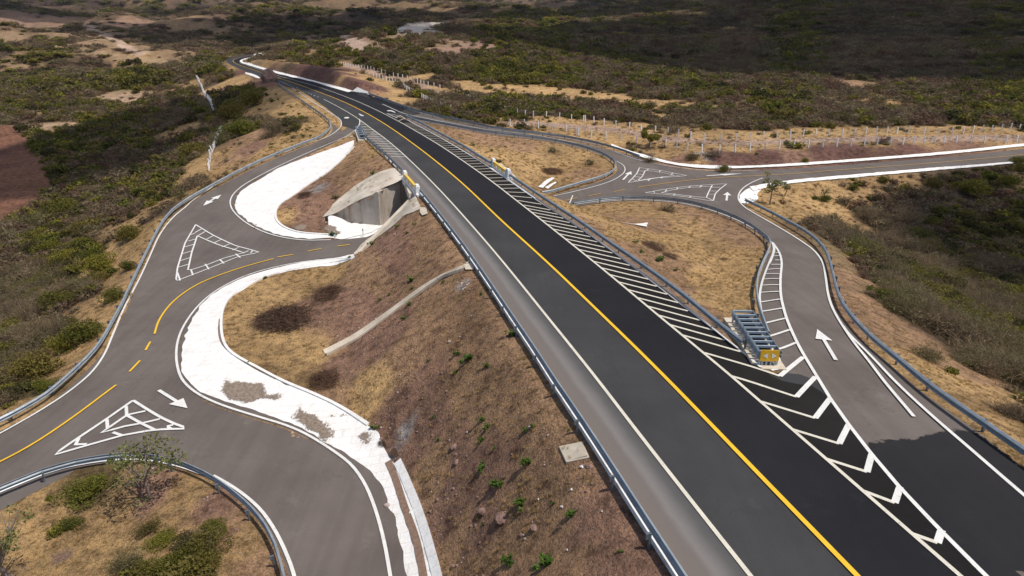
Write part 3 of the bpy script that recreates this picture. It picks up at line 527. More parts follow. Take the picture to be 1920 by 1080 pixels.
# ---------------------------------------------------------------- land cover: photo-located patches of soil, grass and scrub
ZT = {'H': ((.31,.215,.13), .45, .3), 'Q': ((.36,.235,.17), .15, .3), 'K': ((.19,.105,.085), .02, .2), 'S': ((.53,.345,.165), .06, .5), 's': ((.40,.26,.13), .30, .5), 'R': ((.31,.185,.13), .02, .3), 'r': ((.40,.25,.15), .04, .3), 'G': ((.12,.092,.045), .88, .74), 'B': ((.135,.095,.062), .88, .24),
      'Y': ((.17,.14,.055), .8, .97), 'F': ((.225,.115,.078), 0, 0), 'T': ((.46,.32,.21), .12, .3), 'D': ((.13,.09,.065), .88, .28), 'W': ((.62,.57,.52), .03, .2), 'X': ((.30,.205,.12), .45, .35), 'N': ((.08,.062,.05), .95, .4), 'P': ((.42,.28,.2), .01, .3)}
ZP = [(20,300,'F'),(50,300,'F'),(60,350,'F'),(15,380,'F'),(30,400,'F'),(10,260,'F'),(85,350,'F'),(75,250,'s'),(95,280,'G'),(110,340,'G'),(110,400,'B'),(60,430,'B'),(80,245,'T'),(90,270,'s'),
 (40,200,'B'),(60,225,'B'),(100,215,'X'),(160,200,'G'),(180,150,'G'),(240,190,'T'),(300,180,'s'),(220,185,'T'),(270,150,'G'),(300,160,'Y'),(340,180,'G'),(140,250,'G'),(200,240,'Y'),(180,280,'G'),(260,240,'G'),(310,230,'B'),(250,300,'B'),(220,330,'B'),(300,320,'G'),(350,270,'Y'),(340,290,'G'),(200,380,'B'),(150,330,'G'),(280,350,'G'),
 (100,440,'G'),(160,420,'B'),(60,500,'B'),(120,500,'B'),(180,470,'G'),(40,560,'B'),(100,570,'B'),(50,640,'G'),(110,640,'G'),(30,700,'G'),(90,720,'G'),(190,540,'s'),(170,600,'S'),(150,580,'s'),(130,650,'s'),(170,640,'S'),(120,690,'s'),(230,450,'S'),(250,420,'S'),(215,490,'S'),(270,430,'S'),(200,560,'S'),(60,750,'S'),(300,390,'s'),(340,350,'s'),(280,410,'B'),
 (380,330,'S'),(400,300,'S'),(430,300,'r'),(460,285,'R'),(500,280,'S'),(540,260,'S'),(580,230,'S'),(600,235,'S'),(560,210,'S'),(540,195,'S'),(520,170,'S'),(480,250,'r'),(520,240,'B'),(440,250,'B'),(400,270,'G'),(375,235,'S'),(420,215,'G'),(460,190,'G'),(430,160,'r'),(460,160,'r'),(470,140,'S'),(440,150,'S'),(500,190,'S'),(400,200,'G'),(375,195,'G'),(410,180,'G'),(420,135,'s'),(400,120,'G'),(410,150,'B'),(360,120,'X'),(300,120,'X'),(290,125,'S'),(250,115,'s'),(200,100,'X'),(160,90,'S'),(130,60,'S'),(110,50,'P'),(95,65,'S'),(140,55,'s'),(60,60,'B'),(20,80,'S'),(40,95,'B'),(90,110,'G'),(150,120,'B'),(100,150,'B'),(30,150,'B'),(60,130,'X'),
 (210,50,'P'),(240,48,'P'),(270,50,'P'),(190,55,'T'),(180,50,'T'),(230,70,'X'),(300,60,'X'),(340,35,'T'),(370,40,'T'),(320,42,'T'),(310,30,'D'),(260,30,'N'),(200,30,'N'),(140,25,'D'),(60,20,'D'),(20,10,'N'),(100,10,'D'),(200,8,'D'),(250,15,'X'),(300,12,'N'),(400,60,'X'),(450,60,'X'),(480,55,'T'),(440,75,'B'),(500,80,'B'),(420,90,'B'),(540,40,'D'),(500,30,'N'),(570,30,'D'),(600,20,'X'),(480,12,'N'),(430,20,'D'),(560,60,'D'),(520,65,'T'),(620,45,'D'),(350,70,'B'),(300,85,'X'),(250,85,'X'),(350,100,'s'),
 (640,60,'D'),(680,40,'N'),(660,20,'X'),(700,15,'s'),(760,15,'X'),(820,12,'X'),(740,30,'D'),(690,55,'N'),(860,20,'X'),(900,15,'D'),(960,12,'X'),(1050,10,'X'),(1000,20,'N'),(1100,15,'N'),(650,68,'T'),(700,70,'S'),(750,72,'s'),(800,85,'T'),(830,92,'P'),(870,95,'P'),(880,92,'P'),(720,85,'s'),(680,85,'T'),(650,80,'P'),(640,95,'X'),(600,90,'X'),(560,100,'s'),(540,112,'s'),(600,110,'G'),(640,105,'B'),
 (760,52,'W'),(800,45,'N'),(790,55,'W'),(820,62,'D'),(860,52,'D'),(900,48,'D'),(730,50,'D'),
 (700,110,'B'),(760,110,'G'),(700,130,'Y'),(760,130,'Y'),(820,120,'B'),(850,140,'Y'),(780,150,'B'),(830,160,'B'),(900,130,'G'),(900,110,'D'),(950,150,'Y'),(1000,120,'B'),(1000,140,'Y'),(1050,110,'D'),(1100,130,'B'),(1100,90,'D'),(1000,80,'D'),(900,70,'D'),(950,50,'D'),(1050,50,'N'),(1150,40,'N'),(1200,70,'D'),(1150,110,'Y'),(1200,100,'B'),
 (1100,160,'B'),(1200,150,'G'),(1280,150,'Y'),(1300,120,'B'),(1400,140,'B'),(1350,170,'Y'),(1400,160,'B'),(1500,160,'D'),(1500,190,'B'),(1560,180,'D'),(1620,160,'r'),(1660,155,'X'),(1700,165,'N'),(1680,150,'D'),(1780,170,'N'),(1850,140,'D'),(1850,180,'G'),(1900,200,'G'),(1800,200,'G'),(1750,190,'Y'),(1640,192,'s'),(1620,193,'s'),(1590,195,'X'),(1780,208,'s'),(1500,220,'G'),(1550,220,'B'),(1600,225,'G'),(1700,225,'B'),(1780,225,'G'),(1900,230,'G'),(1400,220,'B'),(1300,210,'G'),(1250,180,'B'),(1350,200,'s'),(1450,230,'B'),(1200,170,'X'),
 (1200,40,'N'),(1300,30,'N'),(1400,30,'N'),(1500,40,'N'),(1600,40,'N'),(1700,50,'N'),(1850,40,'N'),(1300,70,'D'),(1400,90,'D'),(1500,80,'D'),(1600,90,'D'),(1700,100,'D'),(1800,80,'N'),(1900,100,'N'),(1550,120,'D'),(1450,110,'D'),(1750,130,'D'),(1300,95,'D'),(1900,20,'N'),(1300,10,'N'),(1500,10,'N'),(1700,15,'N'),
 (620,130,'S'),(660,140,'S'),(700,155,'S'),(740,175,'S'),(760,185,'S'),(680,148,'S'),(720,168,'S'),(640,140,'S'),(740,160,'B'),(780,180,'B'),(720,140,'B'),(820,200,'B'),(860,215,'G'),(900,220,'G'),(840,185,'G'),(800,165,'S'),(760,150,'S'),(830,175,'r'),(780,145,'S'),(900,168,'S'),(960,172,'S'),(1020,178,'S'),(1080,184,'S'),(1150,190,'S'),(1220,192,'S'),(1280,196,'S'),(1330,200,'s'),(870,160,'S'),(930,190,'B'),(1000,195,'B'),(1060,205,'B'),(1100,215,'B'),(960,205,'B'),(1160,210,'B'),(1200,200,'s'),(1240,205,'s'),(1180,225,'B'),(1250,215,'S'),(1300,225,'B'),(1350,230,'B'),(1400,240,'B'),
 (1000,235,'s'),(1060,235,'S'),(1100,240,'S'),(1150,250,'S'),(1220,252,'S'),(1280,260,'S'),(1350,272,'S'),(1420,275,'S'),(1500,268,'S'),(1600,262,'S'),(1700,262,'S'),(1800,262,'S'),(1900,262,'S'),(1200,235,'S'),(1250,240,'s'),(1400,252,'S'),(1500,250,'S'),(1650,255,'S'),(1800,252,'S'),(1150,270,'S'),(1180,280,'s'),(1220,290,'B'),(1260,290,'s'),(1230,280,'s'),(1320,295,'S'),(1400,287,'S'),(1500,280,'s'),(1280,300,'R'),(1350,301,'K'),(1400,302,'K'),(1450,300,'K'),(1500,297,'R'),(1550,293,'K'),(1600,289,'K'),(1650,286,'K'),(1700,283,'K'),(1800,279,'R'),(1640,275,'s'),
 (560,138,'K'),(600,143,'K'),(640,150,'K'),(675,160,'K'),(530,130,'K'),(505,122,'K'),(600,132,'K'),(580,136,'K'),(620,140,'K'),(655,152,'K'),(580,120,'s'),(540,120,'B'),
 (870,270,'S'),(900,280,'S'),(880,262,'r'),(930,265,'r'),(1000,280,'r'),(1050,290,'s'),(1000,300,'S'),(960,310,'S'),(1080,305,'S'),(1120,310,'s'),(1000,330,'S'),(1060,320,'S'),(1040,340,'s'),(1100,330,'r'),(950,300,'S'),
 (1050,378,'S'),(1100,400,'S'),(1060,385,'S'),(1110,430,'r'),(1150,440,'S'),(1200,470,'r'),(1250,500,'r'),(1170,410,'r'),(1200,400,'s'),(1260,400,'s'),(1320,400,'r'),(1300,440,'S'),(1260,450,'S'),(1340,450,'s'),(1380,440,'r'),(1400,480,'S'),(1350,500,'S'),(1300,520,'S'),(1380,540,'S'),(1360,580,'S'),(1330,560,'S'),(1240,430,'r'),(1130,390,'s'),
 (1180,475,'r'),(1120,455,'r'),(1240,530,'r'),(1300,580,'r'),(1060,420,'r'),
 (1450,360,'S'),(1500,370,'S'),(1450,390,'S'),(1500,400,'S'),(1550,360,'S'),(1600,365,'s'),(1550,390,'S'),(1580,420,'s'),(1560,430,'B'),(1600,400,'B'),(1640,380,'B'),(1650,350,'s'),(1600,345,'s'),(1700,350,'s'),(1700,380,'N'),(1680,420,'N'),(1750,360,'D'),(1750,420,'N'),(1750,480,'N'),(1800,400,'D'),(1850,380,'D'),(1850,330,'B'),(1900,360,'s'),(1880,400,'D'),(1900,470,'G'),(1820,460,'G'),(1840,500,'B'),
 (1600,460,'B'),(1600,500,'X'),(1620,540,'X'),(1600,560,'r'),(1580,520,'r'),(1640,520,'Y'),(1680,520,'Y'),(1700,560,'Y'),(1740,570,'G'),(1660,470,'G'),(1800,560,'B'),(1850,560,'G'),(1900,560,'G'),(1640,600,'r'),(1680,620,'r'),(1720,650,'r'),(1760,680,'s'),(1720,600,'B'),(1780,620,'G'),(1840,620,'G'),(1900,640,'G'),(1850,680,'B'),(1800,700,'r'),(1780,720,'S'),(1850,740,'S'),(1900,760,'s'),(1860,770,'s'),(1900,700,'N'),(1880,800,'S'),(1750,700,'S'),
 (650,300,'r'),(680,290,'S'),(700,300,'r'),(650,330,'r'),(610,350,'R'),(570,370,'R'),(560,400,'R'),(540,400,'S'),(600,380,'R'),(590,430,'R'),(550,425,'R'),(620,345,'r'),(720,310,'r'),
 (800,400,'r'),(760,430,'R'),(720,460,'R'),(680,490,'r'),(830,450,'r'),(840,500,'r'),(800,530,'r'),(740,500,'R'),(700,540,'r'),(640,540,'r'),(600,520,'S'),(540,540,'S'),(500,540,'S'),(460,560,'S'),(440,600,'S'),(450,640,'S'),(500,650,'S'),(540,640,'S'),(580,600,'R'),(620,560,'R'),(660,580,'R'),(600,680,'S'),(640,700,'R'),(560,690,'S'),(600,720,'s'),(620,740,'r'),(680,620,'R'),(700,660,'R'),(740,620,'R'),(800,600,'r'),(760,680,'r'),(840,560,'r'),(880,580,'r'),(900,640,'r'),(940,700,'r'),(980,760,'r'),(860,740,'r'),(780,740,'R'),(700,740,'S'),(720,780,'R'),(760,820,'R'),(800,800,'R'),(850,850,'R'),(880,900,'R'),(830,950,'R'),(800,880,'r'),(850,1020,'r'),(900,1000,'R'),(960,1000,'r'),(1000,900,'r'),(1050,980,'r'),(1100,1000,'R'),(1080,1050,'r'),(1000,1060,'r'),(900,1060,'r'),(1150,1040,'R'),(950,850,'R'),(1020,820,'r'),(900,780,'r'),
 (60,1000,'S'),(30,960,'S'),(100,950,'S'),(150,960,'s'),(180,990,'S'),(230,1000,'S'),(280,1000,'s'),(100,1040,'S'),(200,1050,'S'),(250,1060,'s'),(320,960,'s'),(350,920,'s'),(400,960,'R'),(300,920,'R'),(240,940,'s'),(420,1000,'r'),(450,1020,'s'),(400,1050,'s'),(470,1060,'r'),(350,1020,'s'),(20,1060,'s'),(150,920,'G'),
 (0,780,'S'),(-60,760,'s'),(-100,600,'G'),(-100,450,'B'),(-80,1000,'s'),(2000,500,'G'),(2000,300,'s'),(2000,150,'D'),(2000,800,'s'),(-80,200,'B'),(-80,60,'B')]
EXTRA = [(-60,20,'s'),(-90,0,'G'),(60,20,'s'),(60,0,'X'),(0,-5,'r'),(-30,5,'s'),(-300,0,'G'),(300,0,'G'),(-3000,5000,'D'),(3000,5000,'N'),(0,6000,'N'),(-1000,9000,'N'),(1000,2000,'N'),(-2000,3000,'X')]
zw = cast([(a, b) for a, b, _ in ZP]); ZW = np.vstack([zw, np.array([(a, b) for a, b, _ in EXTRA], float)])
ZP = [(a, b, {'T': 'H', 'S': 'H', 's': 'X', 'P': 'Q'}.get(c, c) if b < 106 else c) for a, b, c in ZP]
ZTY = [c for _, _, c in ZP] + [c for _, _, c in EXTRA]
_a, _b = warp(ZW[:, 0], ZW[:, 1]); ZC = np.stack([_a, _b * 1.2], 1)
ZV = np.array([[*ZT[c][0], ZT[c][1], ZT[c][2]] for c in ZTY])
def cover(x, y):
    """returns colour(3), shrub density, green share"""
    x = np.asarray(x, float).ravel(); y = np.asarray(y, float).ravel(); r = np.hypot(x, y) + 20; o = np.empty((len(x), 5))
    ws = np.clip(r * .10, 3, 200)
    xx = x + ws * .35 * fbm(x / ws, y / ws, 1.0, 3, 77) ; yy = y + ws * .35 * fbm(x / ws, y / ws, 1.0, 3, 99)
    for i in range(0, len(x), 20000):
        a, b = warp(xx[i:i+20000], yy[i:i+20000]); b = b * 1.2
        d2 = (a[:, None] - ZC[None, :, 0]) ** 2 + (b[:, None] - ZC[None, :, 1]) ** 2
        w_ = 1 / (d2 + 1.5e-5) ** 3; w_ /= w_.sum(1, keepdims=True); o[i:i+20000] = w_ @ ZV
    return o
# painted-on-earth strips: dirt tracks and bare lines (world strips, colour, half width m)
TRK = [([(735,57),(760,54),(785,57),(800,60)], (.62,.57,.52), 14), ([(770,50),(800,47),(840,43),(880,39),(905,38)], (.60,.55,.50), 13), ([(1920,258),(1800,259),(1600,261),(1480,264),(1400,268),(1320,266),(1250,260),(1180,246),(1110,240),(1050,235),(1010,232),(960,232)], (.47,.33,.25), 2.4), ([(640,120),(700,137),(760,152),(800,166),(840,180)], (.50,.34,.24), 2.6),
       ([(158,45),(175,58),(200,70),(235,85),(265,98)], (.52,.38,.29), 7.0), ([(1050,75),(1080,66),(1120,58),(1150,48),(1190,36)], (.20,.15,.12), 3.0), ([(645,66),(655,75),(668,85),(680,92)], (.52,.38,.30), 5), ([(100,85),(160,100),(230,108),(330,112),(390,128)], (.40,.28,.17), 3)]
FIELD = cast([(-90,236),(28,236),(48,252),(64,275),(78,300),(92,330),(104,352),(88,366),(60,384),(30,402),(0,416),(-90,450)])
TRW = [(dense(cast(p), 2.0), c, hw) for p, c, hw in TRK]
STAIN = [((757,807), 1.0, (.42,.38,.36)), ((735,855), .7, (.33,.28,.26)), ((595,355), 1.8, (.33,.30,.28)), ((1327,289), 2.2, (.60,.52,.47)), ((120,1045), .6, (.30,.20,.15)), ((865,535), .8, (.42,.35,.30))]
STW = [(cast([p])[0], r_, c) for p, r_, c in STAIN]
def landcol(x, y):
    o = cover(x, y); col = o[:, :3].copy()
    for Wp, c, hw in TRW:
        lo = Wp.min(0) - hw * 3; hi = Wp.max(0) + hw * 3; k = np.where((x > lo[0]) & (x < hi[0]) & (y > lo[1]) & (y < hi[1]))[0]
        if len(k) == 0: continue
        for i in range(0, len(k), 20000):
            q = k[i:i+20000]; d = np.sqrt(((np.stack([x[q], y[q]], 1)[:, None] - Wp[None]) ** 2).sum(-1)).min(1) + fbm(x[q], y[q], 3, 2, 5) * hw * .35
            t = np.clip((hw * 1.25 - d) / (hw * .5), 0, 1)[:, None]; col[q] = col[q] * (1 - t) + np.array(c) * t; o[q, 3] *= 1 - t[:, 0]
    r = np.hypot(x, y); rv = ridged(x, y, 170, 4, 61) + .6 * ridged(x, y, 320, 5, 21) + .25 * fbm(x, y, 40, 3, 63)      # ridges bare and tan, hollows full of scrub
    bk_ = np.clip((r - 380) / 300, 0, 1) * np.clip((300 - x) / 300, 0, 1); tn = np.clip((rv - .28) * 3.2, 0, 1) * bk_; lo_ = np.clip((.12 - rv) * 3.5, 0, 1) * bk_
    col = col * (1 - tn[:, None] * .75) + np.array((.31, .20, .12)) * tn[:, None] * .75; col = col * (1 - lo_[:, None] * .8) + np.array((.085, .062, .055)) * lo_[:, None] * .8
    o[:, 3] = np.clip(o[:, 3] * (1 - tn * .8) + lo_ * .5, 0, 1)
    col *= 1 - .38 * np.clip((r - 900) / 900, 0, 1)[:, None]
    k = inpoly(x, y, FIELD); col[k] = np.array([.235, .118, .078]) * (1 + .10 * np.sin(y[k] * 4.2 + x[k] * 1.1))[:, None]; o[k, 3] = 0
    for p, r_, c in STW:
        d = np.hypot(x - p[0], y - p[1]) + fbm(x, y, 1.2, 3, 8) * r_ * .8; t = np.clip((r_ * 1.1 - d) / (r_ * .6), 0, 1)[:, None]; col = col * (1 - t) + np.array(c) * t
    return col, o[:, 3], o[:, 4]
# ---------------------------------------------------------------- ground sheet
pm = [pl_main, pl_right, pl_left]
ra = np.radians(np.r_[np.arange(-110, -46, 1.0), np.arange(-46, 46.01, .17), np.arange(47, 110.1, 1.0)])
rr_ = np.r_[np.arange(0, 14, 1.5), np.exp(np.arange(math.log(14), math.log(14000), .0085))]
AA, RRr = np.meshgrid(ra, rr_); VX = (RRr * np.sin(AA)).ravel(); VY = (RRr * np.cos(AA)).ravel(); VZ = h(VX, VY)
inr = np.zeros(len(VX), bool); nearm = (RRr.ravel() < 640); ii = np.where(nearm)[0]
for P_ in pm: inr[ii] |= inpoly(VX[ii], VY[ii], P_)
inr2 = (blur(inr.reshape(AA.shape).astype(float), 1).ravel() > .999).astype(float)
VZ = VZ - .14 * inr2 - .02 * inr
na, nr = len(ra), len(rr_)
i0 = (np.arange(nr - 1)[:, None] * na + np.arange(na - 1)[None]).ravel(); F = np.stack([i0, i0 + 1, i0 + na + 1, i0 + na], 1)[:, ::-1]
fcx = VX[F].mean(1); fcy = VY[F].mean(1); F = F[~inpoly(fcx, fcy, NOTCH)]
me = bpy.data.meshes.new('ground'); me.vertices.add(len(VX)); me.vertices.foreach_set('co', np.stack([VX, VY, VZ], 1).ravel().astype(np.float32))
me.loops.add(len(F) * 4); me.loops.foreach_set('vertex_index', F.ravel().astype(np.int32)); me.polygons.add(len(F)); me.polygons.foreach_set('loop_start', np.arange(0, len(F) * 4, 4, dtype=np.int32))
me.polygons.foreach_set('use_smooth', np.ones(len(F), bool)); me.update(); me.validate()
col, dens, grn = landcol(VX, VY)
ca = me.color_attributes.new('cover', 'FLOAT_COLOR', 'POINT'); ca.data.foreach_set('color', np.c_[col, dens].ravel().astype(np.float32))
m, nt, b = new_mat('dry_land'); at = nd(nt, 'ShaderNodeAttribute', attribute_name='cover')
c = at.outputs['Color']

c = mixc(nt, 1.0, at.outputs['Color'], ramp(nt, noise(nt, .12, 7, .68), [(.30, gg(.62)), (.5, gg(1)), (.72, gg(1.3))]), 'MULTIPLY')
c = mixc(nt, 1.0, c, ramp(nt, noise(nt, 1.1, 8, .72), [(.36, (.46,.44,.44)), (.50, (1,1,1)), (.66, (1.38,1.33,1.22))]), 'MULTIPLY')
c = mixc(nt, 1.0, c, ramp(nt, noise(nt, 7.0, 5, .8), [(.36, (.55,.53,.52)), (.52, (1,1,1)), (.72, (1.25,1.22,1.2))]), 'MULTIPLY')
vo = nd(nt, 'ShaderNodeTexVoronoi'); vo.inputs['Scale'].default_value = 1.7; nt.links.new(nd(nt, 'ShaderNodeNewGeometry').outputs['Position'], vo.inputs['Vector'])
st = ramp(nt, vo.outputs['Distance'], [(.03, gg(1)), (.07, gg(0))]); sp_ = nd(nt, 'ShaderNodeSeparateColor'); nt.links.new(st, sp_.inputs[0])
nn = ramp(nt, noise(nt, .5, 2), [(.5, gg(0)), (.62, gg(.8))]); sp2 = nd(nt, 'ShaderNodeSeparateColor'); nt.links.new(nn, sp2.inputs[0])
mu = nd(nt, 'ShaderNodeMath', operation='MULTIPLY'); nt.links.new(sp_.outputs[0], mu.inputs[0]); nt.links.new(sp2.outputs[0], mu.inputs[1])
c = mixc(nt, mu.outputs[0], c, (.48,.38,.32))
nt.links.new(c, b.inputs['Base Color']); b.inputs['Roughness'].default_value = .95; b.inputs['Specular IOR Level'].default_value = .1
ad = nd(nt, 'ShaderNodeMath', operation='ADD'); nt.links.new(noise(nt, .8, 8, .7), ad.inputs[0]); nt.links.new(noise(nt, 6, 4, .7), ad.inputs[1]); bump(nt, b, ad.outputs[0], .34, 1.0)
M['land'] = m
ground = link('ground', me, 'land'); tag(ground, kind='structure')
# ---------------------------------------------------------------- pavement layers
def zr(off): return off
_k = lambda L, px: int(np.argmin(np.hypot(*(L - cast([px])[0]).T)))
gltt = glt[::-1][_k(glt[::-1], (728,215)):]
rgore = poly(gltt, [(1905,1132)], [(1843,1078),(1753,987),(1687,917),(1633,853),(1590,797),(1557,750),(1524,722),(1490,722),(1455,712),(1432,698)], grt)
dark = poly(yel, FARG, [(690,178),(720,186),(748,195),(766,203)], [(745,212)], gltt)
fillw('fresh_lane', dark, 'asph_dark', .040, parent=road); fillw('hatched_strip', rgore, 'asph_gore', .050, parent=road)
M['dirtpatch'] = simple('gravelly_soil', (.15,.115,.09), (.30,.235,.18), 5, .95, bm=(10, .06))
M['dirtseam'] = simple('seam_soil', (.16,.10,.07), (.26,.17,.12), 5, .95)
M['orangesand'] = simple('washed_sand', (.30,.20,.12), (.45,.31,.20), 3, .95, bm=(10, .03))
M['patch_black'] = asphalt('patch_asphalt', (.020,.0195,.022), (.027,.026,.029), (.034,.033,.036), .3)
for _n, _k, _q in (('dirtpatch', .42, 5.), ('orangesand', .5, 3.), ('patch_black', .40, 2.2)): make_edged(_n, M[_n], _k, _q)
fillw('black_patch', poly([(1600,828),(1650,819),(1700,822),(1740,812),(1780,803),(1822,800)], [(1880,842),(1960,905),(2060,985),(2200,1132)], [(1880,1136),(1820,1085)], [(1735,995),(1668,925),(1612,862)]), 'patch_black', .040, parent=rr)
m, nt, b = new_mat('dusty_shoulder'); at = nd(nt, 'ShaderNodeAttribute', attribute_name='u')
mx = nd(nt, 'ShaderNodeMath', operation='ADD'); nt.links.new(at.outputs['Fac'], mx.inputs[0])
ms = nd(nt, 'ShaderNodeMath', operation='MULTIPLY_ADD'); nt.links.new(noise(nt, .6, 5, .6), ms.inputs[0]); ms.inputs[1].default_value = .16; ms.inputs[2].default_value = -.08; nt.links.new(ms.outputs[0], mx.inputs[1])
c = ramp(nt, mx.outputs[0], [(0, (.150,.122,.105)), (.38, (.135,.118,.108)), (.50, (.172,.156,.147)), (.60, (.15,.14,.135)), (.80, (.085,.08,.078)), (.97, (.062,.06,.06))])
c = mixc(nt, 1.0, c, ramp(nt, noise(nt, 38, 3, .8), [(.3, gg(.82)), (.7, gg(1.15))]), 'MULTIPLY'); nt.links.new(c, b.inputs['Base Color']); b.inputs['Roughness'].default_value = .85; M['shoulder'] = m
def strip(name, A, B, n, cols, mat, off, parent):
    A = dense(A, .5); A = resample(A, np.linalg.norm(np.diff(A, axis=0), axis=1).sum() / n); B = dense(B, .5); B = resample(B, np.linalg.norm(np.diff(B, axis=0), axis=1).sum() / n)
    k = min(len(A), len(B)); A = A[:k]; B = B[:k]; V = []; U = []
    for j in range(cols + 1):
        t = j / cols; Q = A * (1 - t) + B * t; V.append(np.c_[Q, h(Q[:, 0], Q[:, 1]) + off]); U += [t] * k
    F = [(j*k+i, j*k+i+1, (j+1)*k+i+1, (j+1)*k+i) for j in range(cols) for i in range(k - 1)]
    o = put(name, np.vstack(V), F, mat, parent); a = o.data.attributes.new('u', 'FLOAT', 'POINT'); a.data.foreach_set('value', np.array(U, np.float32)); return o
sh_l = np.vstack([cast([(688,256),(704,268),(722,284),(742,305),(760,326),(787,360)]), g4i[1:]])
strip('paved_shoulder', dense(smoothline(sh_l, 1), 1), spx([(700,244),(719,257.7),(740,275),(761,293.8),(796,328),(828.5,360),(862,398),(928,473),(973,528),(1020,588),(1073,653),(1123,716),(1180,797),(1280,920),(1403,1080),(1442,1127)]), 110, 8, 'shoulder', .042, road)
# concrete and whitewashed aprons, gutters
ap1 = poly([(664,263),(640,272),(604,285),(567,298),(523,315)], [(487,337),(460,352),(447,364),(439,380),(443,396),(461,413),(487,428),(520,441),(567,449),(620,446)], np.array([[-20.4, 79.6], [-17.4, 82.5], JF + [.5, -.6], TF + [1.0, -1.0]]), [(617,440),(567,438),(540,431),(520,418),(515,400),(524,382),(549,368)], [(580,345),(604,332),(638,303),(663,274)])
a1 = fillw('concrete_apron', ap1, 'limewash', .05, step=1.2, zf=zlow, rag=.22); tag(a1, kind='structure')
ap2 = poly([(664,476),(633,482),(567,492),(500,507),(450,523),(400,550),(373,577),(353,613),(343,643),(338,677),(345,703),(356,720),(384,742),(433,757),(483,773),(533,789),(583,812),(640,846),(677,872),(707,899),(733,953),(750,1003),(763,1080),(770,1135)], [(828,1135),(817,1077),(787,970),(757,897),(737,863),(707,812),(673,784),(640,766),(590,743),(533,720),(483,693),(433,666),(417,643),(413,607),(417,577),(433,557),(467,537),(500,520),(533,510),(583,502),(640,493),(664,484)])
a2 = fillw('concrete_apron', ap2, 'limewash', .05, step=1.2, rag=.25); tag(a2, kind='structure')
def patch(px, mat, off, parent=None, name='soil_patch', zf=h):
    return fillw(name, poly(px), mat, off, step=.8, bstep=.4, parent=parent, zf=zf, rag=.9 if name == 'soil_patch' else 0)
patch([(397,735),(412,720),(440,709),(470,712),(500,728),(530,742),(522,752),(490,744),(484,756),(470,765),(440,754),(415,748)], 'dirtpatch', .10, a2)
patch([(545,762),(580,772),(610,786),(632,796),(640,812),(628,832),(600,822),(570,806),(540,792),(548,778)], 'dirtpatch', .10, a2)
patch([(560,738),(600,752),(640,772),(668,788),(660,794),(630,784),(600,770),(575,758),(550,750)], 'dirtpatch', .10, a2)
patch([(700,850),(712,858),(722,890),(735,925),(744,965),(738,968),(726,930),(712,892),(698,868)], 'dirtpatch', .10, a2)
patch([(655,800),(668,795),(690,806),(700,820),(690,838),(672,842),(660,830),(668,818)], 'dirtpatch', .10, a2)
patch([(635,842),(600,828),(560,810),(530,800),(545,816),(580,832),(600,840),(622,846)], 'orangesand', .03, rl)
for q in ([(545,428),(560,420),(580,424),(575,432),(555,434)], [(600,424),(622,420),(636,428),(640,440),(622,441),(606,434)], [(672,838),(690,842),(703,862),(715,890),(728,925),(738,960),(746,1000),(754,1050),(756,1075),(751,1050),(742,1000),(732,962),(722,928),(706,892),(690,868),(676,852)][:1] * 0):
    if q: patch(q, 'dirtpatch', .075, a1, zf=zlow)
# soil seam between the two whitewashed strips of the lower gutter
ribbon('soil_seam', cpx([(728,868),(742,900),(757,950),(770,985),(782,1020),(790,1060),(797,1100),(800,1130)], True), .40, .14, 'dirtseam', a2)
ribbon('soil_seam', cpx([(413,600),(411,625),(418,648),(440,668),(480,692),(520,712)], True), .20, .14, 'dirtseam', a2)
ribbon('kerb_lip', cpx([(660,486),(633,490),(583,500),(533,509),(500,519),(467,535),(433,556),(418,577),(414,607),(418,643),(434,665),(483,691),(533,718),(590,741),(640,764),(690,798)], True), .22, .0, 'limewash', a2, height=.16)
ribbon('kerb_lip', cpx([(745,868),(759,897),(789,970),(819,1077),(830,1130)], True), .45, .0, 'limewash', a2, height=.14)
ribbon('kerb_lip', cpx([(664,276),(640,302),(604,332),(580,345),(549,368),(524,382),(515,400),(520,418),(540,431),(567,438),(617,441)], True), .25, .0, 'limewash', a1, height=.16)
def struct(o): tag(o, kind='structure'); return o
gz = poly([(1146,274),(1199,295),(1240,305.5),(1290,315),(1347,318.5),(1480,313.5),(1613,303.5),(1780,290.5),(1920,275),(2020,263)], [(2020,257),(1920,270),(1780,285.5),(1613,299),(1480,308.5),(1400,313),(1347,312.5),(1280,309),(1240,301),(1199,289),(1146,271)])
struct(fillw('concrete_gutter', gz, 'kerbside', .17, step=1.0, rag=.15))
gz = poly([(1405,352),(1440,345),(1490,338),(1580,330.5),(1680,322),(1760,315),(1830,310.5),(1915,303)], [(1915,306),(1830,314.5),(1760,320),(1680,327),(1580,336),(1490,343.5),(1440,352),(1412,360)])
struct(fillw('concrete_gutter', gz, 'kerbside', .17, step=1.0, rag=.15))
gz = poly([(1387,366),(1400,354),(1436,343),(1428,356),(1418,364),(1424,373),(1408,382),(1392,383),(1386,376)])
struct(fillw('concrete_gutter', gz, 'kerbside', .055, step=.7))
gz = poly([(1129,275),(1062,262),(995,250),(929,243)], [(929,241),(995,247),(1062,257.5),(1129,270)]); struct(fillw('concrete_gutter', gz, 'gravel', .05, step=1.0))
gz = poly([(500,101),(475,106),(455,110.6),(448,114.4),(455,119.5),(494,131),(533,142),(580,151.5),(616,162.5),(662,172.5),(690,178.5)], [(692,175.5),(662,169),(616,158.5),(580,148),(533,138),(494,127.5),(458,117.5),(453,114),(458,112),(476,107.5),(500,103)])
struct(fillw('concrete_gutter', gz, 'kerbside', .05, step=1.5))
gz = poly([(460,136),(474,139),(487,145),(487,149),(474,144),(460,139)]); struct(fillw('concrete_gutter', gz, 'kerbside', .17, step=1.0, rag=.15))
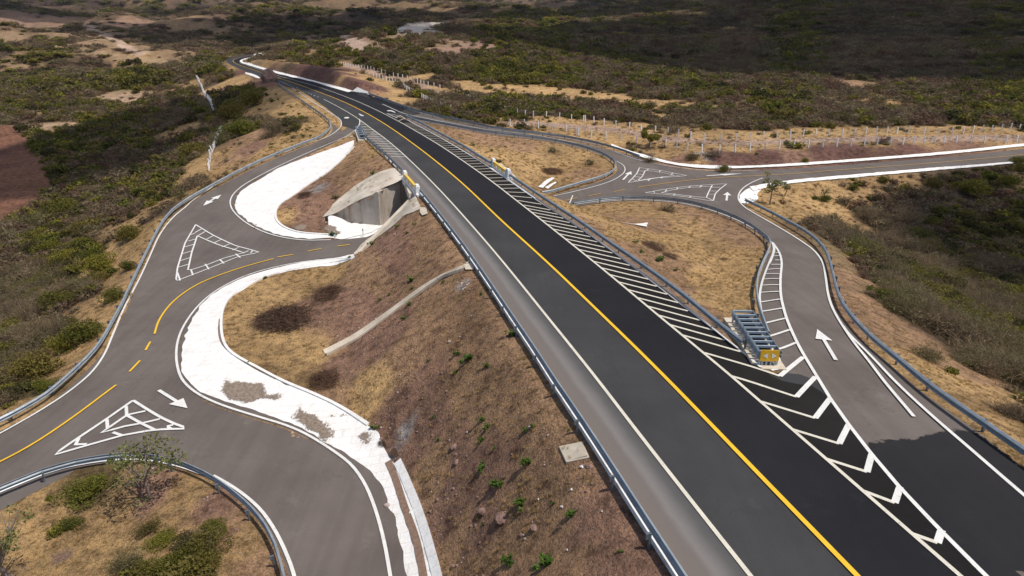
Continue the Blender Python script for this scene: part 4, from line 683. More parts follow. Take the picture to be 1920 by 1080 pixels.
# kerb under the main guard rails and gravel verge
ribbon('kerb', off2(inner(g4, lwh, .12), 0), .22, .02, 'kerbside', road, height=.20)
ribbon('kerb', spx([(690,262),(705,276),(722,292),(745,318),(756,332)]), .22, .02, 'concrete', road, height=.10)

vg = poly([(1427,692),(1377,652),(1330,613),(1280,573.5),(1173,491),(1107,443),(1058,409),(995,369.5),(938,328.5),(875,288),(840,267),(806,248.5),(775,232),(760,222)], [(764,221),(786,230),(811,243),(840,259),(870,276),(896,292),(921,309)], [(956,333),(975,347),(995,361),(1037,389),(1090,423),(1153,470),(1207,508),(1280,562),(1353,625),(1400,668),(1430,688)])
fillw('gravel_verge', vg, 'gravel', .04, parent=road, step=1.0)
ribbon('kerb', spx([(921,317),(940,329),(958,341),(985,361),(1005,374)]), .30, .05, 'kerbside', road, height=.10)
# ---------------------------------------------------------------- painted lines
ribbon('road_edge', inner(llow, ap2, .55)[5:], 1.5, .012, 'asph_side', rl)
ribbon('road_edge', inner(lin, ap1, .35)[8:-4], 1.0, .012, 'asph_side', rl, zf=zlow)
O1, O2 = .075, .070
mk = lambda n, px, w, mat, par, z=None, off=O1: ribbon(n, spx(px, z) if z is not None or par is road else cpx(px, True), w, off, mat, par)
mk('centre_line', YEL, .22, 'yellow', road)
mk('edge_line', LWH, .18, 'cream', road); mk('edge_line', GLT, .18, 'cream', road)
ribbon('edge_line', spx(GRT[:-2]), .17, O1, 'white', road)
ribbon('edge_line', cpx([(602,158.8),(640,169),(682,181),(719,196),(754.6,213),(775,217.5),(817,226.5),(840,230.6),(900,241.5),(960,249),(1020,256.5),(1080,269)], True), .16, O1, 'white', road)
ribbon('edge_line', cpx([(724,213),(751.5,218),(775,231.7)], False), .16, O1, 'white', road)
ribbon('edge_line', cpx([(674,224),(675,231),(672,238),(662,248),(650,255.5),(640,261),(593,280),(520,313),(463,343),(443,358),(433,371),(431,383),(437,397),(457,416),(483,431),(517,444),(567,452),(620,450.5)], True), .17, O1, 'white', rl)
ribbon('edge_line', cpx([(548,166),(578,186),(597.5,198),(627.5,217),(638,224),(641,232),(638,241),(616,258),(573,272),(500,300),(433,331),(388,359),(333,397),(300,437),(283,477),(260,527),(233,577),(210,633),(197,665),(177,695),(150,720),(100,757),(0,815),(-70,850)], True), .17, O1, 'white', rl)
ribbon('edge_line', cpx([(655,483),(640,484),(567,491),(500,505),(450,521),(400,548),(367,578),(343,613),(332,643),(330,673),(336,703),(347,721),(373,742),(417,762),(483,782),(540,799),(583,819),(640,856),(667,880),(693,923),(717,997),(732,1079),(738,1125)], True), .19, O1, 'white', rl)
ribbon('edge_line', cpx([(560,1130),(553,1079),(530,1022),(510,985),(484,950),(440,915),(400,893)], True), .19, O1, 'white', rl)
ribbon('edge_line', cpx([(0,920),(67,893),(137,874),(200,864),(262,861),(330,872),(400,898)], True), .19, O1, 'white', rl)
ribbon('edge_line', cpx([(1156,303),(1168,309),(1172.5,316),(1171,324),(1160,333),(1144,341),(1120,349),(1080,359),(1038,368.5)], True), .15, O1, 'white', rr)
ribbon('edge_line', cpx([(1430,334.5),(1415,340),(1400,348),(1390,356),(1384,366),(1384,376),(1394,388),(1413,400),(1467,430),(1520,463),(1543,490),(1548,520),(1553,560),(1567,593),(1597,640),(1630,680),(1657,717),(1713,783)], True), .18, O1, 'white', rr)
ribbon('edge_line', cpx([(1580,612),(1592,629),(1632,668),(1677,717),(1747,782),(1813,839),(1920,932),(2040,1036)], True), .18, O1, 'white', rr)
ribbon('edge_line', cpx([(1148,283),(1199,301.5),(1240,310),(1290,317.5),(1347,321.5),(1420,320)], True), .12, O1, 'white', rr)
ribbon('edge_line', np.vstack([cpx([(1447,455),(1461,473),(1466.5,493),(1463,520),(1463,553),(1469,580),(1477,607),(1500,657),(1537,717)], True), cpx([(1557,750),(1590,797),(1633,853),(1687,917),(1753,987),(1843,1078),(1895,1130)])]), .19, O1, 'white', rr)
ribbon('edge_line', cpx([(1448,457),(1452,470),(1440,498),(1428,530),(1423,560),(1428,592),(1447,650),(1466,688),(1462,695),(1446,696)], True), .17, O1, 'white', rr)
ribbon('gutter_line', inner(g9, rrl, .55)[3:36], .14, O1, 'white', rr)
for q in ([(1059,377),(1083,371.5)], [(1104,368),(1127,363)], [(1149,361),(1171,356)]): ribbon('centre_dash', cast(q), .15, O1, 'orange', rr)
ribbon('centre_line', cpx([(1196,352),(1266,341.5),(1345,333.5),(1420,330),(1480,327),(1600,317),(1747,306.5),(1880,294.5),(1920,290),(2010,281)], True), .16, O1, 'orange', rr)
ribbon('edge_line', cast([(1047,373),(1074,367)]), .15, O1, 'white', rr)
for q in ([(243,698),(263,677)], [(273,658),(282,642)], [(520,483),(550,478)], [(577,472),(603,468.5)], [(633,464.5),(656,461)]): ribbon('centre_dash', cast(q), .17, O1, 'yellow', rl, zf=zlow)
ribbon('centre_line', cpx([(290,627),(297,602),(317,573),(345,549),(383,527),(450,503),(513,486)], True), .17, O1, 'yellow', rl)
ribbon('centre_line', cpx([(218,723),(133,787),(62,835),(0,868),(-80,905)], True), .17, O1, 'yellow', rl)
# lane line with blocks along the far slip lane, rumble marks
dl = dense(cast([(524,152.5),(545,161.5),(565.6,169.5),(585,178),(603,185.5)]), .5)
multi('dotted_line', [dl[i:i+3] for i in range(0, len(dl) - 4, 8)], .35, O1, 'white', road)
def at_y(L, y):
    P_ = np.array(L, float); o = np.argsort(P_[:, 1]); return np.interp(y, P_[o, 1], P_[o, 0])
# hatching of the left gore beside the slip lane
hy = 190 + np.array([372,400,430,460,490,520,550,580,610,645,685,728,772,818,865,912,960,1008]) / 9.6; seg = []
lb = [(674,226),(673,236),(671,241),(680,249.5),(685,256.7),(698,269),(711,279.5),(722,287),(733,294),(740,300)]
for y in hy: 
    xr = at_y(LWH, y); yl = y - 1.1; xl = at_y(lb, yl)
    if xr - xl > 1: seg.append(cast([(xl, yl), (xr, y)]))
multi('hatch_bar', seg, .26, .068, 'cream', road)
multi('hatch_bar', [cast(q) for q in ([(667,244.5),(669,247)], [(660,250.5),(667,252)], [(653,255),(666,257)])], .22, .068, 'white', road)
# hatching between the two right-hand lines of the highway
HL = [(870.4,303.1,895.4,302.1),(878.8,308.3,902.7,307.1),(885,313,912,312),(891.3,318.2,919.4,316.7),(898,323.4,927.7,322.4),(905.8,328.6,936,327.6),(914.2,334.9,944.4,333.9),(922.5,340.6,953.8,340.1),(930.8,347.4,962.6,346.9),(940.2,354.2,972.5,353.6),(949.6,360.9,984,362),(959,368.2,997.5,371.9)]
HL2 = [(970.4,376.6,1015,384),(981.9,385.4,1031.9,394.8)]
gd = dense(glt[::-1], .25); sarc = np.r_[0, np.cumsum(np.linalg.norm(np.diff(gd, axis=0), axis=1))]       # far -> near
def sof(p): return sarc[np.argmin(np.hypot(*(gd - p).T))]
gr = dense(grt, .25)
def bar(s, lead):
    a = np.array([np.interp(s, sarc, gd[:, 0]), np.interp(s, sarc, gd[:, 1])])
    t = np.array([np.interp(s + .5, sarc, gd[:, 0]), np.interp(s + .5, sarc, gd[:, 1])]) - a; t /= np.linalg.norm(t)
    n = np.array([-t[1], t[0]])
    for q in np.arange(.3, 9, .1):
        p = a + n * q + t * lead * q
        if np.min(np.hypot(*(gr - p).T)) < .18: return np.array([a, p])
    return None
wl_ = [cast([(a, b_), (c_, d)]) for a, b_, c_, d in HL + HL2]; ss = np.array([sof(q[0]) for q in wl_]); dstep = np.median(np.diff(ss))
q = wl_[5]; t_ = gd[np.argmin(np.hypot(*(gd - q[0]).T)) + 4] - gd[np.argmin(np.hypot(*(gd - q[0]).T))]; t_ /= np.linalg.norm(t_); v_ = q[1] - q[0]; lead1 = (v_ @ t_) / abs(v_ @ np.array([-t_[1], t_[0]]))
q = wl_[-1]; t_ = gd[np.argmin(np.hypot(*(gd - q[0]).T)) + 4] - gd[np.argmin(np.hypot(*(gd - q[0]).T))]; t_ /= np.linalg.norm(t_); v_ = q[1] - q[0]; lead2 = (v_ @ t_) / abs(v_ @ np.array([-t_[1], t_[0]]))
print('hatch', dstep, lead1, lead2)
seg = list(wl_); s = ss[0] - dstep; s_end = sof(cast([(752, 230)])[0])
while s > s_end:
    b_ = bar(s, lead1); s -= dstep
    if b_ is not None: seg.append(b_)
s = ss[-1] + 1.55; s_end = sof(cast([(1282, 630)])[0]); nb = 0
HN = [(993.3,394.3,1045.4,404.7)]
while s < s_end + .3:
    b_ = bar(s, lead2); s += (s_end - ss[-1]) / 21.0
    if b_ is not None: seg.append(b_)
multi('hatch_bar', seg, .20, .068, 'cream', road)
multi('hatch_bar', [cast(q) for q in ([(727,214),(745,222),(770,226)][:2], [(742,221),(752,217)], [(748,227),(760,222)])], .16, .068, 'white', road)
CH = [[(1320,663),(1462,707),(1506,671)], [(1368,706),(1493,746),(1529,708)], [(1427,755),(1528,786),(1556,749)], [(1485,807),(1573,834),(1591,798)], [(1547,862),(1625,887),(1634,854)], [(1619,923),(1677,945),(1687,915)], [(1709,1003),(1757,1020),(1765,996)], [(1822,1093),(1866,1108),(1872,1090)]]
multi('chevron_bar', [cast(q[:2]) for q in CH], .20, .069, 'cream', road); multi('chevron_bar', [cast(q[1:]) for q in CH], .27, .070, 'white', road)
RB = [((1454,475),(1463,474)),((1450,481),(1465,480)),((1453,488.5),(1465,488.5)),((1446,497),(1466,497)),((1440,506),(1464,505)),((1435,514.5),(1462,514.5)),((1430,524.5),(1461,523.5)),((1428,536),(1461,535)),((1426,549.5),(1461,547.5)),((1427,567.5),(1463,562)),((1430,585),(1467,579)),((1435,607),(1473,598)),((1442,632),(1481,619.5)),((1456,657),(1492,644))]
multi('hatch_bar', [cast(q) for q in RB], .20, .068, 'white', rr)
def marks(name, closed, bars, wd, par, mat='white'):
    segs = [cpx(c + [c[0]] if False else c, False) for c in closed] + [cast(b_) for b_ in bars]
    return multi(name, segs, wd, O1 - .004, mat, par)
marks('triangle_island', [[(367,422),(400,442),(443,462),(487,474),(447,482),(400,501),(330,528),(333,503),(347,457),(367,422)], [(370,443),(410,460),(457,475),(420,485),(390,497),(352,509),(360,473),(370,443)]],
      [[(358,441),(366,438)],[(353,453),(368,449)],[(347,464),(364,459)],[(342,477),(361,471)],[(338,490),(357,484)],[(335,502),(355,496)],[(378,430),(366,437)],[(385,435),(371,443)],[(400,443),(388,449)],[(415,450),(402,456)],[(431,458),(417,464)],[(448,465),(436,470)],[(466,471),(455,476)],[(470,475),(475,470)],[(442,477),(451,484)],[(412,487),(420,495)],[(385,496),(392,506)],[(358,506),(362,517)],[(333,512),(338,527)]], .17, rl)
marks('triangle_island', [[(250,752),(275,768),(300,783),(325,795),(353,805),(290,807),(233,817),(165,836),(100,855),(140,827),(200,787),(250,752)], [(238,780),(190,813),(240,799),(262,796),(300,787)], [(238,780),(265,795),(290,807)]],
      [[(237,763),(238,780)],[(240,779),(273,772)],[(212,812),(230,818)],[(201,788),(202,804)],[(142,835),(163,834)],[(313,801),(325,798),(330,803)][:2],[(190,813),(175,822)][:1] * 0 or [(148,823),(142,836)],[(315,802),(322,806)]], .22, rl)
marks('triangle_island', [[(1199,315),(1240,320.5),(1289,330),(1235,334),(1177,343.5),(1186,335),(1194,326),(1199,315)], [(1210,320),(1238,323.5),(1266,329.5),(1232,334),(1195,339.5),(1204,332),(1210,320)]],
      [[(1197,321),(1208,322)],[(1194,327),(1206,328)],[(1190,332),(1201,333)],[(1186,337),(1194,340)],[(1216,317.5),(1212,320.5)],[(1238,320.5),(1236,323.3)],[(1262,325),(1258,328)],[(1268,329.7),(1274,331)],[(1219,336),(1215,340)],[(1242,332),(1240,335)]], .16, rr)
marks('triangle_island', [[(1210,362),(1250,355),(1289,350),(1363,345),(1350,355),(1341,364),(1337,378),(1290,370.5),(1250,365.5),(1210,362)], [(1240,362),(1262,356.5),(1295,352),(1334,350),(1329,360),(1324,371.5),(1290,368),(1262,364.5),(1240,362)]],
      [[(1225,359),(1227,362)],[(1250,356),(1247,360)],[(1271,352.5),(1268,356)],[(1294,350),(1291,353)],[(1316,348),(1312,352)],[(1335,348),(1334,352)],[(1332,352),(1350,352)],[(1329,359),(1344,359)],[(1327,365),(1341,365)],[(1325,371),(1337,377)],[(1266,364),(1262,367)],[(1296,368),(1292,371)]], .16, rr)
def arrow(tail, tip, hw, par, sw=.16, hl=None, two=False):
    a, b_ = cast([tail, tip]); d = b_ - a; L = np.linalg.norm(d); d /= L; n = np.array([d[1], -d[0]]); hl = hl or L * .38
    T = b_ - d * hl; s0 = a + (d * hl if two else 0)
    P_ = [s0 - n * sw, T - n * sw, T - n * hw, b_, T + n * hw, T + n * sw, s0 + n * sw]
    if two: P_ += [s0 + n * hw, a, s0 - n * hw]
    V = np.array([[p[0], p[1], float(h(p[0], p[1])) + .08] for p in P_])
    F = [(0, 1, 5, 6), (2, 3, 4)] + ([(7, 8, 9)] if two else [])
    return put('arrow_marking', V, F, 'white', par)
arrow((1567,677), (1532,619), .50, rr, .11); arrow((298,733), (352,767), .55, rl, .13); arrow((1168,338), (1183.5,322), .6, rr, .15); arrow((1362,377), (1364,361), .6, rr, .15)
arrow((381,387), (415,366), .55, rl, .15, two=True, hl=1.6); arrow((1325,330.5), (1392,326), .6, rr, .2, hl=4.0)
for q in ([(645,221),(650,219.5),(656,221),(652,223),(646,222.5)], [(672,213.5),(676,214.5),(679,216.5),(683,217),(681,218.5),(677,217.8),(674,215.5)], [(725,208),(731,207),(736,208),(743,212),(739,211.5),(733,209),(727,209)]):
    patch(q, 'white', .08, road, 'arrow_marking')
for (u_, v_) in ((937,521),(930,510),(1016,583),(861,400),(1187,797),(1178,795)): pass
# ---------------------------------------------------------------- guard rails
PROF = [(a * 1.6, .80 - (.765 - b_) * 1.3) for a, b_ in [(0,.76),(.02,.765),(.08,.70),(.08,.665),(.01,.62),(.01,.59),(.08,.545),(.08,.51),(.02,.45),(0,.455),(.05,.515),(.05,.54),(-.015,.585),(-.015,.625),(.05,.67),(.05,.695)]]
def guardrail(W, side, label, spacing=3.81, endcap=True, group='steel guard rails'):
    """W: world line of the rail face; side=+1 traffic on the right of travel"""
    W = dense(W, .9); k = len(W); c = W[k // 2]; base = np.array([c[0], c[1], float(h(c[0], c[1]))])
    e = empty('guard_rail', base, label, 'guard rail', group)
    t = np.gradient(W, axis=0); t /= np.linalg.norm(t, axis=1)[:, None]; n = np.c_[t[:, 1], -t[:, 0]] * side; z = blur(h(W[:, 0], W[:, 1])[None].repeat(3, 0), 2)[1]
    V = []; m_ = len(PROF)
    for i in range(k):
        for a, b_ in PROF: V.append((W[i, 0] + n[i, 0] * a, W[i, 1] + n[i, 1] * a, z[i] + b_))
    F = [(i*m_+j, i*m_+(j+1) % m_, (i+1)*m_+(j+1) % m_, (i+1)*m_+j) for i in range(k - 1) for j in range(m_)]
    put('rail', V, F, 'galv', e)
    d = np.r_[0, np.cumsum(np.linalg.norm(np.diff(W, axis=0), axis=1))]; cnt = max(2, int(d[-1] / spacing)); cnt = min(cnt, 95)
    pv = [(-.06,-.04),(.06,-.04),(.06,.04),(-.06,.04)]; s0 = len(pv)
    PV = [(x_, y_, z_) for z_ in (-.5, .73) for x_, y_ in pv] + [(x_*.8+.0, y_*1.6 + .10, z_) for z_ in (.47, .73) for x_, y_ in pv]
    PF = [(0,3,2,1),(4,5,6,7)] + [(i, (i+1) % 4, 4+(i+1) % 4, 4+i) for i in range(4)] + [(8,11,10,9),(12,13,14,15)] + [(8+i, 8+(i+1) % 4, 12+(i+1) % 4, 12+i) for i in range(4)]
    pm_ = mesh('post', [(a, b_ * side * -1, c_) for a, b_, c_ in [(p[0], -p[1], p[2]) for p in PV]], PF); pm_.materials.append(M['galv_post'])
    for q in range(cnt + 1):
        s_ = d[-1] * q / cnt; i = min(k - 1, int(np.searchsorted(d, s_)))
        o = bpy.data.objects.new('post', pm_); C.objects.link(o); o.parent = e
        p = W[i] - n[i] * .20; tt = t[i]; o.rotation_euler.z = math.atan2(tt[1], tt[0]) + (0 if side < 0 else math.pi) * 1
        if side > 0: o.rotation_euler.z = math.atan2(tt[1], tt[0]) + math.pi
        o.location = (p[0] - base[0], p[1] - base[1], float(h(p[0], p[1])) - base[2])
    return e
def rail_side(W, ref):
    W = dense(W, 1.0); m_ = len(W) // 2; a = off2(W, 1.)[m_]; b_ = off2(W, -1.)[m_]
    return 1 if np.min(np.hypot(*(ref - a).T)) < np.min(np.hypot(*(ref - b_).T)) else -1
for W, ref, lab, gpz in ((g1, lout, 'long curved guard rail round the outside of the left loop, scrub falling away behind it', 3.81), (g2, llow, 'curved guard rail round the grassy corner at the bottom left of the picture', 3.81),
    (g3, lwh, 'short guard rail from the small crash cushion to the left bridge parapet', 3.0), (g4, lwh, 'straight guard rail on the left shoulder of the highway above the red embankment', 3.81),
    (g5, grt, 'guard rail right of the highway hatching, beyond the far bridge parapet', 3.81), (g6, grt, 'guard rail right of the highway hatching, from the bridge parapet to the big crash cushion', 3.81),
    (g7, rru[:30], 'outer guard rail of the far slip road, in front of the white fence posts', 3.81), (g8, rru[:60], 'guard rail wrapping round the far grassy island beyond the highway', 3.81),
    (g9, rrl, 'guard rail bending round the near dry-grass island to the crash cushion', 3.81), (g10, rrl, 'long guard rail down the outer side of the right-hand ramp', 3.81)):
    guardrail(W, rail_side(W, ref), lab, gpz)
# ---------------------------------------------------------------- underpass: box culvert with wing walls
def prism(P_, z0, z1):
    """P_: footprint (n,2); z0,z1 numbers or arrays"""
    n = len(P_); z0 = np.broadcast_to(z0, n); z1 = np.broadcast_to(z1, n)
    V = np.vstack([np.c_[P_, z0], np.c_[P_, z1]]); F = [tuple(range(n))[::-1], tuple(range(n, 2*n))] + [(i, (i+1) % n, n+(i+1) % n, n+i) for i in range(n)]
    return V, F
def merge(parts):
    V = []; F = []
    for v, f in parts: s_ = sum(len(q) for q in V); V.append(np.asarray(v, float)); F += [tuple(i + s_ for i in q) for q in f]
    return np.vstack(V), F
def wallseg(a, b_, th, zt, zb=-7.6):
    a = np.array(a); b_ = np.array(b_); d = (b_ - a) / np.linalg.norm(b_ - a); n = np.array([-d[1], d[0]]) * th
    return prism(np.array([a, b_, b_ + n, a + n]), zb, np.array([zt[0], zt[1], zt[1], zt[0]]))
cul = empty('culvert_underpass', (float(T0[0]), float(T0[1]), ZL), 'stained concrete box underpass with sloping wing walls below the highway', 'underpass')
def wall(name, a, b_, th, zt, mat='wall'): V, F = wallseg(a, b_, th, zt); return put(name, V, F, mat, cul)
wall('wing_wall', PF, JF, -.45, (-1.95, -2.70)); wall('wing_wall', JF, TF, -.45, (-2.705, -6.75))
wall('wing_wall', TN, PN, -.45, (-6.6, -2.0), 'concrete')
wall('barrel_wall', QF, PF, -.5, (-2.0, -2.0)); wall('barrel_wall', PN, QN, -.5, (-2.0, -2.0))
wall('wing_wall', EF, QF, -.45, (-6.8, -1.95)); wall('wing_wall', QN, EN, -.45, (-2.0, -6.8))
_o = TA * .9
V, F = prism(np.array([PN - _o * .3 - [0.0, .5], QN + _o * .3 - [0, .5], QF + _o * .3 + [0, .5], PF - _o * .3 + [0, .5]]), np.array([-2.55, -2.55, -2.55, -2.55]), np.array([float(zmain(81)) - .06, float(zmain(90)) - .06, float(zmain(98)) - .06, float(zmain(88)) - .06]))
put('deck_slab', V, F, 'concrete', cul)
fl = np.array([TF, JF, PF, QF, EF, EN, QN, PN, TN]); V, F = prism(fl, -7.3, ZL - .03); put('floor_slab', V, F, 'kerbside', cul)
def draped_slab(name, px, mat, up, parent, zf=h):
    o = fillw(name, dedupe(cast(px)), mat, up, step=.8, bstep=.4, parent=parent, zf=zf); return o
def zslab(x, y):       # paved slope behind the far wing wall
    return h(x, y)
tw = lambda a, b_, z: None
draped_slab('slope_paving', [(604,409),(623,385),(645,366),(669,347),(693,332),(720,321),(741,316),(756,329),(757,337),(735,347),(700,366),(652,388),(616,405)], 'concrete', .09, cul)
draped_slab('slope_paving', [(776,366),(788,388),(789,393),(775,399),(758,405),(734,427),(710,445),(688,461),(674,475),(663,476),(690,448),(720,420),(750,392)], 'concrete', .09, cul)
for sp_px in ([(788,391),(799,392),(802,403),(792,407),(787,400)],):
    o = draped_slab('concrete_pad', sp_px, 'slabcream', .16, None); tag(o, 'small pale concrete pad below the left bridge parapet', 'slab')
# parapets
def parapet(p0, p1, label, side, npost=7):
    a, b_ = cast([p0, p1]); d = (b_ - a); L = np.linalg.norm(d); d /= L; n = np.array([d[1], -d[0]]); z = float(h(*a)); zb = float(h(*b_))
    e = empty('bridge_parapet', (a[0], a[1], z), label, 'parapet', 'painted bridge parapets')
    def bx(s0, s1, t0, t1, z0, z1):
        P_ = np.array([a + d * s0 + n * t0, a + d * s1 + n * t0, a + d * s1 + n * t1, a + d * s0 + n * t1]); zz = lambda s, q: z + (zb - z) * s / L + q
        return prism(P_, np.array([zz(s0, z0), zz(s1, z0), zz(s1, z0), zz(s0, z0)]), np.array([zz(s0, z1), zz(s1, z1), zz(s1, z1), zz(s0, z1)]))
    V, F = bx(-1.2, L + 1.2, -.28, .28, -.5, .32); put('plinth', V, F, 'wpaint', e)
    for s in (0., L):
        V, F = merge([bx(s - .55, s + .55, -.22, .22, .31, 1.15), bx(s - .45, s + .45, -.18, .18, 1.14, 1.28)]); put('pylon', V, F, 'wpaint', e)
    for k in range(npost):
        s = .95 + (L - 1.9) * k / (npost - 1); V, F = merge([bx(s - .17, s + .17, -.15, .15, .31, .74)]); put('baluster', V, F, 'wpaint' if k % 2 else 'ypaint', e)
    V, F = bx(.56, L - .56, -.16, .16, .735, .93); put('top_beam', V, F, 'ypaint', e)
parapet((760,339), (783,366), 'yellow and white parapet on the left edge above the underpass mouth', -1)
parapet((925,314), (953,335), 'yellow and white parapet on the right edge beside the hatched strip', 1)
# ---------------------------------------------------------------- crash cushions
def cushion(px_back, px_front, width, label, nb, hgt=.95, scale=1.0, sign=True):
    a, b_ = cast([px_back, px_front]); d = b_ - a; L = np.linalg.norm(d); d /= L; n = np.array([d[1], -d[0]]); z = max(float(h(*a)), float(h(*b_))) + .02
    e = empty('crash_cushion', (a[0], a[1], z), label, 'crash cushion')
    pt = lambda s, t: a + d * s + n * t
    def bx(s0, s1, t0, t1, z0, z1):
        return prism(np.array([pt(s0, t0), pt(s1, t0), pt(s1, t1), pt(s0, t1)]), z + z0, z + z1)
    V, F = bx(-.9, L + .5, -width * .75, width * .75, -.6, .06); put('concrete_base', V, F, 'slabcream', e)
    wf = lambda s: width / 2 * (1.0 - .12 * s / L)
    bay = L / nb
    for k in range(nb + 1):
        s = k * bay; w_ = wf(s)
        V, F = merge([bx(s - .05, s + .05, -w_, w_, hgt - .12, hgt), bx(s - .05, s + .05, -w_, -w_ + .09, .06, hgt - .12), bx(s - .05, s + .05, w_ - .09, w_, .06, hgt - .12), bx(s - .04, s + .04, -w_ + .09, w_ - .09, .25, .37)])
        put('diaphragm_frame', V, F, 'blue_steel', e)
        if k < nb:
            V, F = bx(s + .16, s + bay - .16, -w_ * .55, w_ * .55, .18, hgt - .22); put('energy_cartridge', V, F, 'dark_steel', e)
    for sd in (-1, 1):
        for k in range(nb):
            s0 = k * bay; V = []; k2 = len(PROF); zo = (hgt - .78)
            for s, f in ((s0 - .02, .0), (s0 + bay + .12, .018)):
                for q, zz in PROF: V.append((*pt(s, sd * (wf(s0) + .012 + f + q * .7)), z + zz * 1.0 + zo))
            F = [(j, (j+1) % k2, k2 + (j+1) % k2, k2 + j) for j in range(k2)]; put('side_panel', V, F, 'galv', e)
    V, F = bx(.0, L, -.12, .12, .06, .16); put('guide_track', V, F, 'galv_post', e)
    if sign:
        w_ = wf(L) * .98; z0, z1 = z + .34, z + hgt + .08; s = L + .14
        c = [(-w_, z0), (w_, z0), (w_, z1), (-w_, z1)]; r_ = .08; O = []
        for (cx_, cz_), a0 in zip(((w_ - r_, z0 + r_), (w_ - r_, z1 - r_), (-w_ + r_, z1 - r_), (-w_ + r_, z0 + r_)), (-90, 0, 90, 180)):
            for q in range(4): an = R(a0 + 30 * q); O.append((cx_ + r_ * math.cos(an), cz_ + r_ * math.sin(an)))
        V = [(*pt(s - .04, q), zz) for q, zz in O] + [(*pt(s, q), zz) for q, zz in O]; k2 = len(O)
        F = [tuple(range(k2))[::-1], tuple(range(k2, 2*k2))] + [(i, (i+1) % k2, k2+(i+1) % k2, k2+i) for i in range(k2)]
        sg = put('nose_sign', V, F, 'signyellow', e); zc = (z0 + z1) / 2; q = (z1 - z0) * .24
        for sd in (-1, 1):
            tri = [(sd * w_ * .22, zc - q), (sd * w_ * .22, zc + q), (sd * w_ * .72, zc)]
            V = [np.array([*pt(s + .012, t), zz]) - np.array(e.location) for t, zz in tri]; o = link('arrowhead', mesh('arrowhead', V, [(0, 1, 2)]), 'wpaint', sg)
    for sd in (-.6, -.2, .2, .6):
        V, F = bx(L + .02, L + .10, sd * width * .5 - .04, sd * width * .5 + .04, .06, .34); put('nose_leg', V, F, 'blue_steel', e)
    return e
cushion((1388,618), (1439,686), 1.2, 'large blue-grey steel crash cushion with a yellow arrow sign at the highway gore', 9)
cushion((680,262), (673.5,251), 1.1, 'small distant crash cushion at the tip of the left embankment', 4, sign=False)
# ---------------------------------------------------------------- fences
def fence(px, label, spacing=3.0, hgt=1.5, group='white post fences along the dirt track', post='fence_post', lean=0., wv=.19, name='post_fence', wires=True, mat='wpaint', on=True):
    W = dense(cast(px), .5); W = dense(W, 1.0); d = np.r_[0, np.cumsum(np.linalg.norm(np.diff(W, axis=0), axis=1))]; n = min(97, int(d[-1] / spacing)); c = W[len(W)//2]
    base = (float(c[0]), float(c[1]), float(h(*c))); e = empty(name, base, label, 'fence', group)
    V, F = prism(np.array([(-wv/2,-wv/2),(wv/2,-wv/2),(wv/2,wv/2),(-wv/2,wv/2)]), -.4, hgt); pm_ = mesh('post', V, F); pm_.materials.append(M[mat]); pts = []
    rs = random.Random(int(abs(c[0]) * 10))
    for k in range(n + 1):
        s = d[-1] * k / n; x_ = np.interp(s, d, W[:, 0]); y_ = np.interp(s, d, W[:, 1]); z_ = float(h(x_, y_)); pts.append((x_, y_, z_))
        o = bpy.data.objects.new('post', pm_); C.objects.link(o); o.parent = e; o.location = (x_ - base[0], y_ - base[1], z_ - base[2]); o.rotation_euler = (rs.gauss(0, .018 + lean), rs.gauss(0, .018 + lean), rs.uniform(0, 1.5)); o.scale = (1, 1, rs.uniform(.93, 1.05))
    if wires:
        parts = []
        for hz_ in (.45, .85, 1.25):
            for p, q in zip(pts[:-1], pts[1:]):
                dx, dy = q[0]-p[0], q[1]-p[1]; L = math.hypot(dx, dy) + 1e-9; nx_, ny_ = -dy / L * .008, dx / L * .008
                V = [(p[0]-nx_, p[1]-ny_, p[2]+hz_), (q[0]-nx_, q[1]-ny_, q[2]+hz_), (q[0]+nx_, q[1]+ny_, q[2]+hz_), (p[0]+nx_, p[1]+ny_, p[2]+hz_), (p[0], p[1], p[2]+hz_+.014), (q[0], q[1], q[2]+hz_+.014)]
                parts.append((V, [(0,1,5,4),(2,3,4,5),(0,3,2,1)]))
        V, F = merge(parts); put('wire', V, F, 'wire', e)
    return e
fence([(1097,228.5),(1115,232),(1144,238),(1174,241),(1207,247.5),(1242,249.5),(1278,257.7),(1318,263.5),(1369,263.5),(1427,260.4),(1480,258),(1535,256),(1592,255),(1645,251),(1697,250),(1743,252),(1793,252),(1863,247),(1960,243)], 'far row of white posts along the near dirt track, right half of the picture')
fence([(1084,254),(1113,259),(1149,262.5),(1187,267),(1251,275),(1297,285),(1352,287),(1415,283),(1476,279),(1537,276),(1595,274),(1687,272),(1777,267),(1837,268),(1898,267),(1960,262)], 'white posts between the dirt track and the cut bank above the right-hand road')
fence([(640,123),(670,128),(700,134),(733,143),(767,151),(800,161),(825,167)], 'distant row of white posts on the upper side of the track beyond the highway')
fence([(857,178),(890,192),(923,205),(967,215),(1000,220),(1053,223),(1094,228)], 'row of white posts rising behind the bushes beyond the slip road', hgt=1.4)
fence([(700,143),(733,154),(755,163),(784,181),(813,198),(845,208)], 'broken row of white posts half hidden in bushes beside the highway')
fence([(930,233),(947,235),(965,236),(997,238),(1030,243),(1063,247),(1080,253)], 'short row of white posts just behind the outer slip road rail')
fence([(364,139),(377,163),(384,180),(394,192),(402,213)], 'weathered pale picket line leaning on the left valley side, upper piece', .9, 1.7, 'weathered picket lines on the left slope', lean=.13, wv=.26, name='picket_fence', mat='wpaint')
fence([(415,245),(407,263),(402,277),(395,292),(392,320)], 'weathered pale picket line lower down near the loop guard rail', 1.0, 1.3, 'weathered picket lines on the left slope', lean=.10, wv=.18, name='picket_fence', mat='wpaint')
